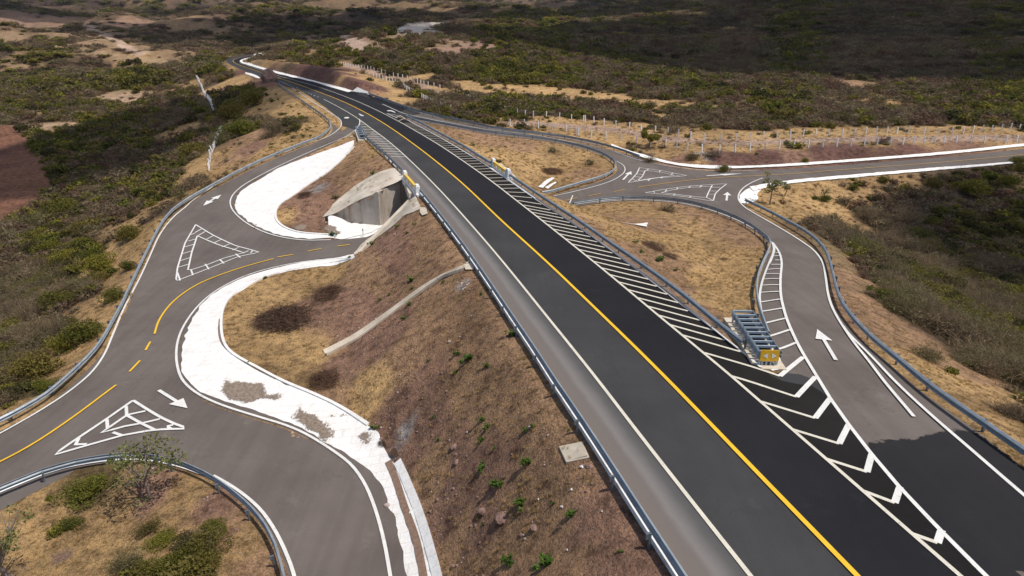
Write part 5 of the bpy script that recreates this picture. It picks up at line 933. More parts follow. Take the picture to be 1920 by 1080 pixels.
# ---------------------------------------------------------------- drainage chute, slabs, rocks, litter
cw = cast([(609,663),(640,648),(690,617),(740,581),(790,544),(827,520),(850,511),(871,503)]); cw = dense(smoothline(cw, 1), .6)
t = np.gradient(cw, axis=0); t /= np.linalg.norm(t, axis=1)[:, None]; n = np.c_[t[:, 1], -t[:, 0]]; V = []; sec = [(-.42,-.1),(-.42,.16),(-.30,.16),(-.22,.02),(.22,.02),(.30,.16),(.42,.16),(.42,-.1)]
for i in range(len(cw)):
    z_ = float(h(*cw[i]))
    for a, b_ in sec: V.append((cw[i, 0] + n[i, 0] * a, cw[i, 1] + n[i, 1] * a, z_ + b_ + .04))
F = [(i*8+j, i*8+j+1, (i+1)*8+j+1, (i+1)*8+j) for i in range(len(cw) - 1) for j in range(7)]
o = put('drainage_chute', V, F, 'concrete', loc=(cw[0, 0], cw[0, 1], float(h(*cw[0])))); tag(o, 'narrow concrete drainage chute running down the red embankment', 'drain')
o2 = draped_slab('chute_apron', [(869,499),(881,489),(888,503),(888,508),(873,508)], 'slabcream', .12, None); o2.name = 'chute_apron'; tag(o2, 'pale concrete inlet apron at the top of the drainage chute', 'slab')
def zflat(px):
    c = cast([px])[0]; return float(h(*c))
cc = cast([(1048,840),(1092,831),(1105,861),(1062,870)]); zz = h(cc[:, 0], cc[:, 1]); V, F = prism(cc, zz - .3, zz + .10)
ins = cc.mean(0) + (cc - cc.mean(0)) * .86; V2, F2 = prism(ins, zz + .09, zz + .13); V, F = merge([(V, F), (V2, F2)])
o = put('drain_cover', V, F, 'slabcream', loc=(*cc.mean(0), float(zz.mean()))); tag(o, 'square cream concrete drain cover on the embankment beside the guard rail', 'drain cover')
cc = cast([(1157,417),(1215,419),(1212,427),(1190,422.5)]); o = draped_slab('concrete_strip', [(1157,417),(1215,419),(1212,427),(1190,422.5)], 'limewash', .14, None); tag(o, 'white wedge of whitewashed concrete on the near dry-grass island', 'slab')
for k, q in enumerate(([(1009,352),(1036,334),(1040,336),(1018,354)], [(1022,353),(1042,342),(1044,344),(1027,356)])):
    o = draped_slab('concrete_strip', q, 'limewash', .16, None); tag(o, ('long' if k == 0 else 'shorter') + ' white concrete strip sloping down the far grassy island behind the highway rail', 'slab')
def rock(px, wpx, hpx, label, mat='rock', seed=0, flat=.6, group=None, name='boulder'):
    c = cast([px])[0]; z_ = float(h(*c)); d = proj(c[0], c[1], z_)[2]; rx = wpx / 2 * d / FPX; rz = hpx / 2 * d / FPX * 1.0
    bm = bmesh.new(); bmesh.ops.create_icosphere(bm, subdivisions=3, radius=1)
    for v in bm.verts:
        p = np.array(v.co); q = 1 + .38 * (vnoise(np.array([p[0]*1.3 + seed*7.1 + 5]), np.array([p[1]*1.3 + p[2]*1.7 + seed]), seed)[0] - .5) + .22 * (vnoise(np.array([p[0]*3.1+9]), np.array([p[1]*3.1 - p[2]*2.9]), seed + 4)[0] - .5)
        v.co = Vector((p[0] * rx * q, p[1] * rx * .8 * q, p[2] * rx * flat * 1.3 * q))
    me_ = bpy.data.meshes.new(name); bm.to_mesh(me_); bm.free(); o = link(name, me_, mat); o.location = (c[0], c[1], z_ + rx * flat * (.35 if flat > .9 else -.35)); o.rotation_euler.z = seed * 1.3
    return tag(o, label, 'rock', group)
rock((505,152), 28, 24, 'big flat-topped earthy boulder standing beside the highway edge, left', seed=3, flat=.95)
rock((943,968), 34, 40, 'largest pinkish boulder half buried low on the red embankment', 'rock', 1, .35)
rock((907,958), 24, 22, 'boulder just left of the largest one on the red embankment', 'rock', 2, .35)
rock((1004,988), 22, 16, 'flat stone to the right of the largest boulder on the embankment', 'rock', 5, .3)
rock((852,838), 18, 20, 'upright reddish rock on the embankment above the whitewashed gutter end', 'rock', 6, .5); rock((857,866), 16, 22, 'reddish rock below the upright one, embankment foot', 'rock', 8, .5)
for k in range(9):
    rock((858 + (k * 7) % 24, 530 + (k * 5) % 13), 5 + k % 3, 4, 'small pale stone in the little heap above the drainage chute end', 'rockpale', 10 + k, .5, 'stones heaped on the embankment', 'stone')
LT = [(1053,952,7,'beside a green plant'), (1071,920,6,'near the highway guard rail'), (1128,961,5,'closest to the guard rail'), (1063,1033,5,'low on the slope at the picture bottom'), (1009,938,5,'right of the largest boulder'), (1090,877,9,'touching the drain cover corner'), (993,802,6,'on a spreading plant high on the slope')]
for k, (x_, y_, s_, wh) in enumerate(LT):
    c = cast([(x_, y_)])[0]; z_ = float(h(*c)); d = proj(c[0], c[1], z_)[2]; r_ = s_ / 2 * d / FPX; V = []
    for q in range(7): V.append((r_ * math.cos(q * .9) * (.6 + .4 * ((q * 37 + k * 11) % 7) / 7), r_ * math.sin(q * .9) * (.6 + .4 * ((q * 53 + k) % 5) / 5), .03 + .06 * (q % 2)))
    V += [(0, 0, .13)]; F = [(q, (q + 1) % 7, 7) for q in range(7)]; o = link('litter', mesh('litter', V, F), 'litter'); o.location = (c[0], c[1], z_); tag(o, 'scrap of white litter ' + wh, 'litter')
def mpost(px, hgt, label):
    c = cast([px])[0]; z_ = float(zlow(*c)); e = empty('marker_post', (c[0], c[1], z_), label, 'marker post', 'marker posts at the underpass')
    V, F = prism(np.array([(-.05,-.05),(.05,-.05),(.05,.05),(-.05,.05)]), -.3, hgt); o = link('shaft', mesh('shaft', V, F), 'wpaint', e); V, F = prism(np.array([(-.055,-.055),(.055,-.055),(.055,.055),(-.055,.055)]), hgt - .3, hgt - .1); o = link('reflector_band', mesh('reflector_band', V, F), 'dark_steel', e)
mpost((681,441), 1.0, 'thin marker post on the white slab in front of the underpass wall'); mpost((628,448), .9, 'thin marker post in front of the little bush near the underpass')
# ---------------------------------------------------------------- vegetation
def attr_mesh(name, V, F, S, mat):
    me_ = mesh(name, V, F); a = me_.color_attributes.new('shade', 'FLOAT_COLOR', 'CORNER'); ln = np.zeros(len(F), int)
    me_.polygons.foreach_get('loop_total', ln); cc_ = np.repeat(np.asarray(S, float), ln); a.data.foreach_set('color', np.c_[cc_, cc_, cc_, np.ones_like(cc_)].ravel().astype(np.float32))
    me_.materials.append(M[mat]); return me_
def leafset(rs, centres, radii, n, size, asp=2.0, flat=.75):
    V = []; F = []; S = []; k = len(centres); pr = np.array([r_ ** 2 for r_ in radii]); pr = pr / pr.sum()
    for c_ in rs.choice(k, n, p=pr):
        d = rs.normal(size=3); d /= np.linalg.norm(d); r_ = radii[c_] * rs.uniform(.45, 1.0) ** .6; p = np.array(centres[c_]) + d * r_ * [1, 1, flat]
        if p[2] < .02: p[2] = .02 + rs.uniform(0, .15)
        a = rs.normal(size=3); a /= np.linalg.norm(a); b_ = np.cross(a, rs.normal(size=3)); b_ /= np.linalg.norm(b_) + 1e-9; s_ = size * rs.uniform(.6, 1.4)
        q = len(V); V += [p - a * s_ * asp / 2, p + b_ * s_ / 2, p + a * s_ * asp / 2, p - b_ * s_ / 2]; F.append((q, q+1, q+2, q+3)); S.append(rs.uniform(.65, 1.35))
    return V, F, S
def twigset(rs, n, R_, H, th, curve=.3, seg=2, branch=1):
    V = []; F = []; S = []
    def stick(p, d, L, w_, sh):
        pts = [p]; dd = d.copy()
        for _ in range(seg): dd = dd + rs.normal(size=3) * curve; dd /= np.linalg.norm(dd); pts.append(pts[-1] + dd * L / seg)
        a = np.cross(d, rs.normal(size=3)); a /= np.linalg.norm(a) + 1e-9
        for i in range(seg):
            w0 = w_ * (1 - i / seg); w1 = w_ * (1 - (i + 1) / seg) + .002; q = len(V)
            V.extend([pts[i] - a * w0, pts[i] + a * w0, pts[i+1] + a * w1, pts[i+1] - a * w1]); F.append((q, q+1, q+2, q+3)); S.append(sh)
        return pts
    for _ in range(n):
        an = rs.uniform(0, 6.283); el = rs.uniform(.25, 1.4); d = np.array([math.cos(an) * math.cos(el), math.sin(an) * math.cos(el), math.sin(el)])
        p = np.array([rs.normal() * R_ * .25, rs.normal() * R_ * .25, 0.]); L = 1 / math.sqrt((math.cos(el) / R_) ** 2 + (math.sin(el) / H) ** 2) * rs.uniform(.7, 1.1)
        pts = stick(p, d, L, th, rs.uniform(.7, 1.3))
        for _ in range(branch):
            i = rs.integers(1, seg + 1); d2 = d + rs.normal(size=3) * .6; d2 /= np.linalg.norm(d2); stick(pts[i] * rs.uniform(.8, 1), d2, L * rs.uniform(.25, .5), th * .6, rs.uniform(.7, 1.4))
    return V, F, S
def clumps(rs, k, R_, H):
    c_ = []; r_ = []
    for i in range(k):
        an = rs.uniform(0, 6.283); q = R_ * rs.uniform(0, .72); rr0 = R_ * rs.uniform(.25, .5); c_.append((q * math.cos(an), q * math.sin(an), H * rs.uniform(.25, .72) * (1 - .3 * q / R_))); r_.append(rr0)
    return c_, r_
LOD = {'hi': 1.0, 'lo': .28}
def shrub_green(seed, lod='hi', mat='leaf_green'):
    rs = np.random.default_rng(seed); c_, r_ = clumps(rs, 16, 1.05, 1.1); n = 3200 if lod == 'hi' else 300
    V, F, S = leafset(rs, c_, r_, n, .046 if lod == 'hi' else .15, 1.8)
    return V, F, S
def shrub_brown(seed, lod='hi'):
    rs = np.random.default_rng(seed); hi = lod == 'hi'
    V, F, S = twigset(rs, 190 if hi else 46, 1.0, 1.05, .012 if hi else .034, .28, 2, 4 if hi else 2)
    c_, r_ = clumps(rs, 7, 1., 1.); V2, F2, S2 = leafset(rs, c_, r_, 420 if hi else 90, .045 if hi else .12, 2.2)
    q = len(V); return V + V2, F + [tuple(i + q for i in f) for f in F2], S + S2
PROTO = {}
for k in range(4):
    PROTO['g', k, 'hi'] = attr_mesh('shrub_foliage', *shrub_green(100 + k), 'leaf_green' if k < 3 else 'leaf_dark'); PROTO['b', k, 'hi'] = attr_mesh('shrub_twigs', *shrub_brown(200 + k), 'twig_brown')
for k in range(3):
    PROTO['g', k, 'lo'] = attr_mesh('shrub_foliage_far', *shrub_green(300 + k, 'lo'), 'leaf_green' if k < 2 else 'leaf_dark'); PROTO['b', k, 'lo'] = attr_mesh('shrub_twigs_far', *shrub_brown(400 + k, 'lo'), 'twig_brown' if k < 2 else 'twig_red')
used = [(float(q[0]), float(q[1]), 2.6) for q in np.vstack([dense(cast([(362,139),(377,163),(390,187),(402,213)]), 3), dense(cast([(415,245),(407,263),(397,290),(390,322)]), 3)])]           # world footprints taken by hand-placed plants
def place(me_, px, wpx, label, cat, name, group=None, hs=1.0, zoff=0., parts=None):
    c = cast([px])[0]; z_ = float(h(*c)); d = proj(c[0], c[1], z_)[2]; s_ = wpx / 2 * d / FPX * (1.45 if name == 'leafy_plant' else 1.25 if 'shrub' in name else 1); o = bpy.data.objects.new(name, me_); C.objects.link(o)
    o.location = (c[0], c[1], z_ - .04); o.scale = (s_, s_, s_ * hs); o.rotation_euler.z = random.uniform(0, 6.28); used.append((c[0], c[1], s_)); return tag(o, label, cat, group)
# fresh green plants on the embankments: rosettes of broad leaves
def rosette(seed):
    rs = np.random.default_rng(seed); V = []; F = []; S = []
    for st_ in range(9):
        an = rs.uniform(0, 6.283); q = rs.uniform(.0, .62); cx_, cy_ = q * math.cos(an), q * math.sin(an); H = rs.uniform(.35, .95)
        for l_ in range(16):
            a = rs.uniform(0, 6.283); t_ = rs.uniform(-.2, .9); d = np.array([math.cos(a) * math.cos(t_), math.sin(a) * math.cos(t_), math.sin(t_)]); p = np.array([cx_, cy_, H * rs.uniform(.25, 1)]); L = rs.uniform(.2, .38); b_ = np.cross(d, [0, 0, 1.]); b_ /= np.linalg.norm(b_); b_ = b_ * L * .24
            k_2 = len(V); V += [p, p + d * L * .5 + b_, p + d * L, p + d * L * .5 - b_]; F.append((k_2, k_2+1, k_2+2, k_2+3)); S.append(rs.uniform(.6, 1.4))
    return V, F, S
ROS = [attr_mesh('plant_leaves', *rosette(500 + k), 'leaf_bright') for k in range(4)]
SP = [(769,523,20),(772,540,12),(745,423,12),(696,456,16),(685,463,14),(730,551,9),(714,560,9),(768,569,13),(757,595,13),(657,482,12),(778,419,11),(762,436,10),(957,625,24),(902,549,11),(858,660,17),(877,671,28),(855,697,14),(912,683,20),(803,675,9),(832,527,9),
 (703,799,18),(903,785,22),(913,799,18),(903,824,16),(927,838,12),(953,825,8),(985,803,16),(998,797,15),(902,874,26),(990,862,30),(935,905,34),(977,942,30),(1072,962,26),(1038,942,13),(955,1048,30),(1022,1052,40),(813,780,9),(823,823,10),(907,980,9),(1067,805,8),(1163,1033,13),
 (497,520,12),(422,643,9),(468,679,11),(411,613,8),(569,222,10),(575,242,11),(567,254,13),(556,246,9),(582,254,10),(547,264,7),(507,187,12),(520,186,9),(531,193,9),(509,276,9),(700,324,13),(629,368,13),
 (1238,483,22),(1267,505,11),(1203,470,9),(889,271,13),(922,281,11),(1192,452,13),(1202,472,8),(1510,418,14),(625,438,18)]
for k, (x_, y_, s_) in enumerate(SP):
    if x_ > 860 and y_ < 700 and x_ > 1100: wh = 'on the near dry-grass island'
    elif y_ < 300 and x_ < 620: wh = 'on the tan slope inside the left bend'
    elif y_ < 300: wh = 'by the drain mouth on the far island'
    elif x_ < 520: wh = 'at the edge of the whitewashed gutter'
    elif x_ < 720 and y_ < 450: wh = 'near the underpass wing wall'
    elif x_ > 1500: wh = 'beside the right ramp guard rail'
    elif y_ > 760: wh = 'low on the reddish embankment' 
    elif y_ > 600: wh = 'halfway down the red embankment'
    else: wh = 'near the concrete drainage chute'
    sz = 'large' if s_ > 24 else 'middling' if s_ > 14 else 'small'
    place(ROS[k % 4], (x_, y_ + s_ * .25), s_, f'{sz} fresh green leafy plant {wh}', 'plant', 'leafy_plant', 'fresh green plants on the embankments', .8)
# hand-placed shrubs: (x, y, width px, kind, height factor, label)
HB = [(247,437,52,'g',.9,'round dark green bush right against the loop guard rail, uphill of the others'),(185,498,68,'g',.9,'wide dense green bush on the slope left of the loop rail'),(211,555,48,'g',.85,'rounded green bush pressed against the loop rail halfway down'),(166,622,74,'g',.85,'broad green bush just outside the lowest bend of the loop rail'),(67,690,96,'g',.8,'very wide green thicket at the left edge above the lower guard rail'),(122,646,60,'g',.8,'green bush left of the broad one by the lower bend'),(30,655,66,'g',.8,'green bush at the far left edge above the lower guard rail'),(63,612,54,'b',.8,'grey leafless shrub left of the green bushes'),(243,500,32,'g',.9,'small olive bush leaning on the rail beside the painted triangle'),(112,392,64,'g',.8,'green bush below the ploughed red field corner'),(83,412,50,'b',.8,'brown bush under the ploughed field'),(84,722,44,'g',.6,'low green bush right behind the lower left guard rail'),
 (150,147,24,'g',.9,'dark green round tree-like bush on the distant left plain'),(363,283,54,'g',.8,'yellow-green thicket in the valley left of the loop'),(473,190,50,'g',1.,'tall green thicket above the loop bend'),(430,212,54,'g',.9,'dense green thicket beside the upper picket line'),(452,243,62,'g',.8,'pale green thicket between picket line and tan slope'),(413,262,44,'b',.8,'greyish thicket around the lower picket line'),(460,170,30,'g',1.,'bright green shrub on the bare slope below the boulder'),(516,240,46,'b',.9,'bare reddish-brown shrub on the tan slope'),(416,135,24,'g',.9,'dark bush at the outer curve of the far road'),
 (1907,300,30,'g',.8,'dark shrub at the far right by the whitewashed gutter'),(1547,374,22,'g',1.,'small shrub on the tan bank right of the ramp mouth'),(1607,468,46,'b',1.1,'tall leafless shrub outside the right ramp rail'),(1755,345,40,'g',.9,'dark green shrub below the right-hand road'),(1820,355,60,'g',.9,'large dark shrub mass below the right-hand road'),(1700,410,60,'b',.9,'dark leafless thicket on the valley rim, right'),(1890,340,40,'g',.9,'dark bush near the right edge under the road'),
 (165,912,84,'g',.55,'low spreading green bush just inside the bottom left guard rail'),(300,1005,60,'g',.3,'faint green scrub on the bottom left corner ground'),(400,985,56,'g',.3,'olive scrub near the bottom left curve rail'),
 (1218,300,24,'b',.8,'brown bush at the foot of the lone round tree'),(1300,292,30,'b',.7,'reddish-brown bush above the cut bank'),(1335,287,36,'b',.6,'low dark bush beside the pale manhole patch'),(1357,318,24,'g',1.,'green bush standing at the white gutter under the cut bank'),(1508,303,14,'g',1.1,'small sapling bush on the cut bank')]
for k, (x_, y_, s_, kd, hs, lab) in enumerate(HB): place(PROTO[kd, k % 3, 'hi'], (x_, y_ + s_ * .18), s_, lab, 'shrub', 'green_shrub' if kd == 'g' else 'bare_shrub', None, hs)
place(PROTO['g', 0, 'hi'], (1418, 0 + 290), 8, 'tiny green bush beside the upper fence', 'shrub', 'green_shrub', None, .8)
for k, (x_, y_, s_) in enumerate([(36,244,12),(46,256,13),(56,268,13),(63,280,14),(71,293,14),(78,306,15),(85,319,15),(92,332,16),(100,346,17)]): place(PROTO['g', k % 3, 'hi'], (x_, y_), s_, 'dark green hedge bush along the right border of the ploughed red field', 'shrub', 'hedge_bush', 'hedge bushes bordering the ploughed field', .9)
# brush piles
def pile(seed, n=420):
    rs = np.random.default_rng(seed); V = []; F = []; S = []
    for _ in range(n):
        an = rs.uniform(0, 6.283); q = math.sqrt(rs.uniform(0, 1)); p = np.array([q * math.cos(an), q * math.sin(an), (1 - q) * rs.uniform(.1, 1.0) + .02]); a = rs.uniform(0, 6.283); t_ = rs.uniform(-.35, .55); d = np.array([math.cos(a) * math.cos(t_), math.sin(a) * math.cos(t_), math.sin(t_)]); L = rs.uniform(.15, .55); b_ = np.cross(d, rs.normal(size=3)); b_ = b_ / np.linalg.norm(b_) * .011
        for dd, w_ in ((d, 1.), (d + rs.normal(size=3) * .4, .6)):
            k_2 = len(V); V += [p - b_ * w_, p + b_ * w_, p + dd * L + b_ * .3 * w_, p + dd * L - b_ * .3 * w_]; F.append((k_2, k_2+1, k_2+2, k_2+3)); S.append(rs.uniform(.5, 1.3))
    return V, F, S
PIL = [attr_mesh('brush_sticks', *pile(600 + k, 1100), 'twig_red') for k in range(2)]
for k, (x_, y_, s_, hs, lab) in enumerate([(540,592,118,.45,'largest dark heap of dry brush on the near left island'),(626,545,72,.45,'smaller heap of dry brush behind the largest one'),(617,706,72,.4,'heap of dry brush below the drainage chute end'),(1027,318,58,.25,'dark flat patch of dry brush on the far island'),(1215,458,62,.2,'strip of dead branches on the near dry-grass island'),(1250,478,40,.2,'tail end of dead branches by the highway rail'),(1360,486,24,.15,'few loose sticks in the middle of the near island'),(722,828,26,.15,'dark brush debris at the broken end of the white gutter'),(745,845,26,.15,'charred sticks beside the pale ash patch'),(577,362,36,.3,'dark brush on the slope above the curved white apron')]):
    place(PIL[k % 2], (x_, y_ + s_ * .05), s_, lab, 'brush pile', 'brush_pile', 'heaps of dry brush', hs)
# trees with trunks
def tree(px_base, hpx, wpx, label, mat, seed, nleaf=700, crown_lo=.35, sparse=1.0, nb=6, leaf=.05):
    c = cast([px_base])[0]; z_ = float(h(*c)); d = proj(c[0], c[1], z_)[2]; H = hpx * d / FPX * 1.05; Wd = wpx / 2 * d / FPX; rs = np.random.default_rng(seed); e = empty('broadleaf_tree', (c[0], c[1], z_), label, 'tree')
    V = []; F = []
    def limb(p0, p1, r0, r1, k=6):
        ax = p1 - p0; ax = ax / np.linalg.norm(ax); u = np.cross(ax, [.3, .2, 1.]); u /= np.linalg.norm(u); v = np.cross(ax, u); s_ = len(V)
        for p, r_ in ((p0, r0), (p1, r1)):
            for q in range(k): a = 6.283 * q / k; V.append(p + (u * math.cos(a) + v * math.sin(a)) * r_)
        for q in range(k): F.append((s_+q, s_+(q+1) % k, s_+k+(q+1) % k, s_+k+q))
    t0 = np.array([0, 0, -.2]); t1 = np.array([rs.normal() * .05 * H, rs.normal() * .05 * H, H * crown_lo]); tr = .035 * H; limb(t0, t1, tr, tr * .75); cs = []; rs_ = []
    for k in range(nb):
        an = 6.283 * k / nb + rs.uniform(-.4, .4); q = Wd * rs.uniform(.35, .8); p = np.array([q * math.cos(an), q * math.sin(an), H * rs.uniform(.62, .95)]); mid = (t1 + p) / 2 + [0, 0, .04 * H]; limb(t1, mid, tr * .55, tr * .35); limb(mid, p, tr * .35, tr * .1)
        for _ in range(3): cs.append(p * rs.uniform(.72, 1.08) + rs.normal(size=3) * Wd * .14); rs_.append(Wd * rs.uniform(.18, .34))
        for _ in range(2): p2 = p + rs.normal(size=3) * Wd * .3; limb(mid, p2, tr * .2, tr * .06)
    t_ = put('trunk', np.array(V) + np.array(e.location), F, 'bark', e)
    V2, F2, S2 = leafset(rs, cs, rs_, int(nleaf * sparse), leaf * Wd * 2, 2.2, .6); o = bpy.data.objects.new('crown', attr_mesh('crown', V2, F2, S2, mat)); C.objects.link(o); o.parent = e; used.append((c[0], c[1], Wd))
tree((1217,277), 30, 40, 'lone round green tree beside the dirt track behind the slip road', 'leaf_green', 1, 1600, .3, 1, 7, .04)
tree((1443,384), 50, 44, 'thin sparse tree rising above the right ramp corner', 'leaf_pale', 2, 420, .5, 1, 6, .05)
tree((1470,368), 30, 24, 'second smaller sparse tree just right of the ramp corner', 'leaf_pale', 3, 260, .5)
tree((283,935), 110, 150, 'pale-leaved slender tree in front of the bottom left guard rail', 'leaf_pale', 4, 1100, .35, 1, 9, .022)
tree((28,1095), 165, 110, 'sparse pale-leaved tree cut by the bottom left corner', 'leaf_pale', 5, 700, .3, 1, 8, .026)
tree((253,128), 15, 26, 'dark flat-topped tree standing alone on the distant plain', 'leaf_dark', 6, 700, .35, 1, 6, .06)
tree((1265,113), 12, 20, 'small dark tree on the distant right hillside', 'leaf_dark', 7, 500, .3, 1, 6, .06)
tree((1180,175), 14, 16, 'small dark tree at the edge of the straw-coloured strip', 'leaf_dark', 8, 400, .3, 1, 6, .06)
tree((1243,192), 10, 12, 'tiny dark tree on the straw-coloured strip', 'leaf_dark', 9, 300, .3, 1, 6, .06)
tree((1545,375), 22, 18, 'little bare-stemmed tree on the tan bank below the right road', 'leaf_pale', 10, 260, .5)
# scattered scrub
rs = np.random.default_rng(11)
def scatter(n, a0, a1, r0, r1, smin, sk):
    th_ = rs.uniform(R(a0), R(a1), n); lr = rs.uniform(math.log(r0), math.log(r1), n); r_ = np.exp(lr); return r_ * np.sin(th_), r_ * np.cos(th_)
pts = []
for (r0, r1, dens_n) in ((28, 60, 2600), (60, 120, 9500), (120, 240, 17000), (240, 520, 19000), (520, 1200, 20000), (1200, 5200, 24000)):
    x_, y_ = scatter(dens_n, -46, 44, r0, r1, 0, 0); pts.append(np.c_[x_, y_])
pts = np.vstack(pts); rr0 = np.hypot(pts[:, 0], pts[:, 1])
o_ = landcol(pts[:, 0], pts[:, 1]); dn, gn = o_[1], o_[2]
patchy = np.clip(.5 + 1.1 * fbm(pts[:, 0] / np.clip(rr0 * .10, 6, 150), pts[:, 1] / np.clip(rr0 * .10, 6, 150), 1., 3, 201), 0, 1)
keep = rs.uniform(size=len(pts)) < np.clip(dn * (.50 + .9 * patchy), 0, 1) * np.where(rr0 > 700, .8, 1)
rdist = roaddist(pts[:, 0], pts[:, 1]); keep &= (rdist > 1.6) | (rr0 > 600)
for P_ in pm + [ap1, ap2]: keep &= ~inpoly(pts[:, 0], pts[:, 1], P_)
for P_ in isl_polys: keep &= ~(inpoly(pts[:, 0], pts[:, 1], P_) & (rs.uniform(size=len(pts)) < .97))
for x_, y_, s_ in used: keep &= np.hypot(pts[:, 0] - x_, pts[:, 1] - y_) > s_ * 1.05
pts = pts[keep]; gn = gn[keep]; dn = dn[keep]; rr0 = rr0[keep]; rdist = rdist[keep]
size = np.clip(rr0 / 190, .75, 60) * rs.uniform(.5, 1.75, len(pts)) ** 1.3 * (1 + .6 * dn); size = np.where(rr0 < 400, np.minimum(size, 3.2), size); size = np.minimum(size, np.where(rdist < 6, np.maximum(rdist * .45, .4), 99)); size *= np.where(dn < .2, .6, 1)
zz_ = h(pts[:, 0], pts[:, 1]); gnoise = np.clip(.5 + 1.3 * fbm(pts[:, 0] / np.clip(rr0 * .07, 5, 120), pts[:, 1] / np.clip(rr0 * .07, 5, 120), 1., 2, 301), 0, 1)
green = (gn * .55 + gnoise * .45 * (gn > .05)) > rs.uniform(.20, 1.0, len(pts))
hf = rs.uniform(.5, .95, len(pts)) * np.where(rr0 > 500, .55, 1); u_, v_, d_ = proj(pts[:, 0], pts[:, 1], zz_)
pxs = size * 2 * FPX / d_; inview = (u_ > 0) & (u_ < 1920) & (v_ > 5) & (v_ < 1080)
order = np.argsort(-np.where(inview, pxs, 0)); isobj = np.zeros(len(pts), bool); ng = order[green[order]][:260]; nb_ = order[~green[order]][:260]; isobj[ng] = True; isobj[nb_] = True
def zonename(u, v):
    if v < 120: return 'on the distant hills'
    if u < 130 and v < 400: return 'round the ploughed red field'
    if u < 420 and v < 330: return 'in the left valley'
    if u < 420 and v > 840: return 'on the bottom left grassy corner'
    if u < 420: return 'on the slope outside the loop guard rail'
    if u < 620 and v < 330: return 'on the tan slope inside the left bend'
    if u < 900 and v > 330: return 'on the left embankment and its island'
    if u > 1380 and v > 330: return 'in the dark valley right of the ramp'
    if v < 215: return 'on the dark hillside beyond the dirt track'
    if u > 1180 and v > 262: return 'on the bank between fence and right road'
    return 'among the white fences beyond the slip road'
for i in np.where(isobj)[0]:
    kd = 'g' if green[i] else 'b'; kk = int(rs.integers(0, 4)) if kd == 'b' else int(rs.choice([0, 1, 2, 3], p=[.3, .3, .2, .2]))
    o = bpy.data.objects.new('green_shrub' if kd == 'g' else 'bare_shrub', PROTO[kd, kk, 'hi']); C.objects.link(o); o.location = (pts[i, 0], pts[i, 1], zz_[i] - .05); s_ = size[i]; o.scale = (s_, s_, s_ * hf[i]); o.rotation_euler.z = rs.uniform(0, 6.28)
    zn = zonename(u_[i], v_[i]); lab = ('leafy ' + ('dark green' if kk == 3 else 'olive green') if kd == 'g' else 'grey-brown leafless') + ' shrub ' + zn
    tag(o, lab, 'shrub', ('green' if kd == 'g' else 'leafless') + ' shrubs ' + zn + (' (dark)' if kd == 'g' and kk == 3 else ''))
rest = ~isobj
def gn_scatter(name, P_, S_, H_, K_, protos, label, cat):
    me_ = bpy.data.meshes.new(name); me_.vertices.add(len(P_)); me_.vertices.foreach_set('co', P_.ravel().astype(np.float32))
    for an_, tp, arr in (('ssize', 'FLOAT', S_), ('shigh', 'FLOAT', H_), ('skind', 'INT', K_), ('srot', 'FLOAT', rs.uniform(0, 6.28, len(P_)))):
        a = me_.attributes.new(an_, tp, 'POINT'); a.data.foreach_set('value', arr.astype(np.int32 if tp == 'INT' else np.float32))
    o = link(name, me_); tag(o, label, cat, kind='stuff'); g = bpy.data.node_groups.new(name + '_scatter', 'GeometryNodeTree'); g.interface.new_socket('Geometry', in_out='INPUT', socket_type='NodeSocketGeometry'); g.interface.new_socket('Geometry', in_out='OUTPUT', socket_type='NodeSocketGeometry')
    N = g.nodes; L = g.links; gi = N.new('NodeGroupInput'); go = N.new('NodeGroupOutput'); jn = N.new('GeometryNodeJoinGeometry')
    def na_(n_, t='FLOAT'): q = N.new('GeometryNodeInputNamedAttribute'); q.data_type = t; q.inputs['Name'].default_value = n_; return q.outputs['Attribute']
    s1, h1, k1, r1 = na_('ssize'), na_('shigh'), na_('skind', 'INT'), na_('srot'); cb = N.new('ShaderNodeCombineXYZ'); L.new(s1, cb.inputs[0]); L.new(s1, cb.inputs[1]); L.new(h1, cb.inputs[2]); cr = N.new('ShaderNodeCombineXYZ'); L.new(r1, cr.inputs[2])
    for i, ob in enumerate(protos):
        oi = N.new('GeometryNodeObjectInfo'); oi.inputs['Object'].default_value = ob; oi.inputs['As Instance'].default_value = True; oi.transform_space = 'ORIGINAL'
        cp = N.new('FunctionNodeCompare'); cp.data_type = 'INT'; cp.operation = 'EQUAL'; L.new(k1, cp.inputs[2]); cp.inputs[3].default_value = i
        ip = N.new('GeometryNodeInstanceOnPoints'); L.new(gi.outputs[0], ip.inputs['Points']); L.new(cp.outputs[0], ip.inputs['Selection']); L.new(oi.outputs['Geometry'], ip.inputs['Instance']); L.new(cb.outputs[0], ip.inputs['Scale']); L.new(cr.outputs[0], ip.inputs['Rotation']); L.new(ip.outputs[0], jn.inputs[0])
    L.new(jn.outputs[0], go.inputs[0]); md = o.modifiers.new('scatter', 'NODES'); md.node_group = g; return o
def protoobj(mesh_, px, wpx, label, name, hs=.8): return place(mesh_, px, wpx, label, 'shrub', name, None, hs)
pg = [protoobj(PROTO['g', k, 'lo'], q, 14, lab, 'green_shrub') for k, q, lab in ((0, (905,160), 'green bush at the left end of the straw strip beyond the slip road'), (1, (1510,252), 'green bush just above the upper fence row, right of centre'), (2, (1130,205), 'dark green bush above the upper fence row, centre'))]
pb = [protoobj(PROTO['b', k, 'lo'], q, 14, lab, 'bare_shrub') for k, q, lab in ((0, (1250,236), 'leafless bush behind the lone round tree, above the track'), (1, (1180,236), 'leafless bush between the fence rows left of the lone tree'), (2, (1665,262), 'small leafless bush between the fence rows on the right'))]
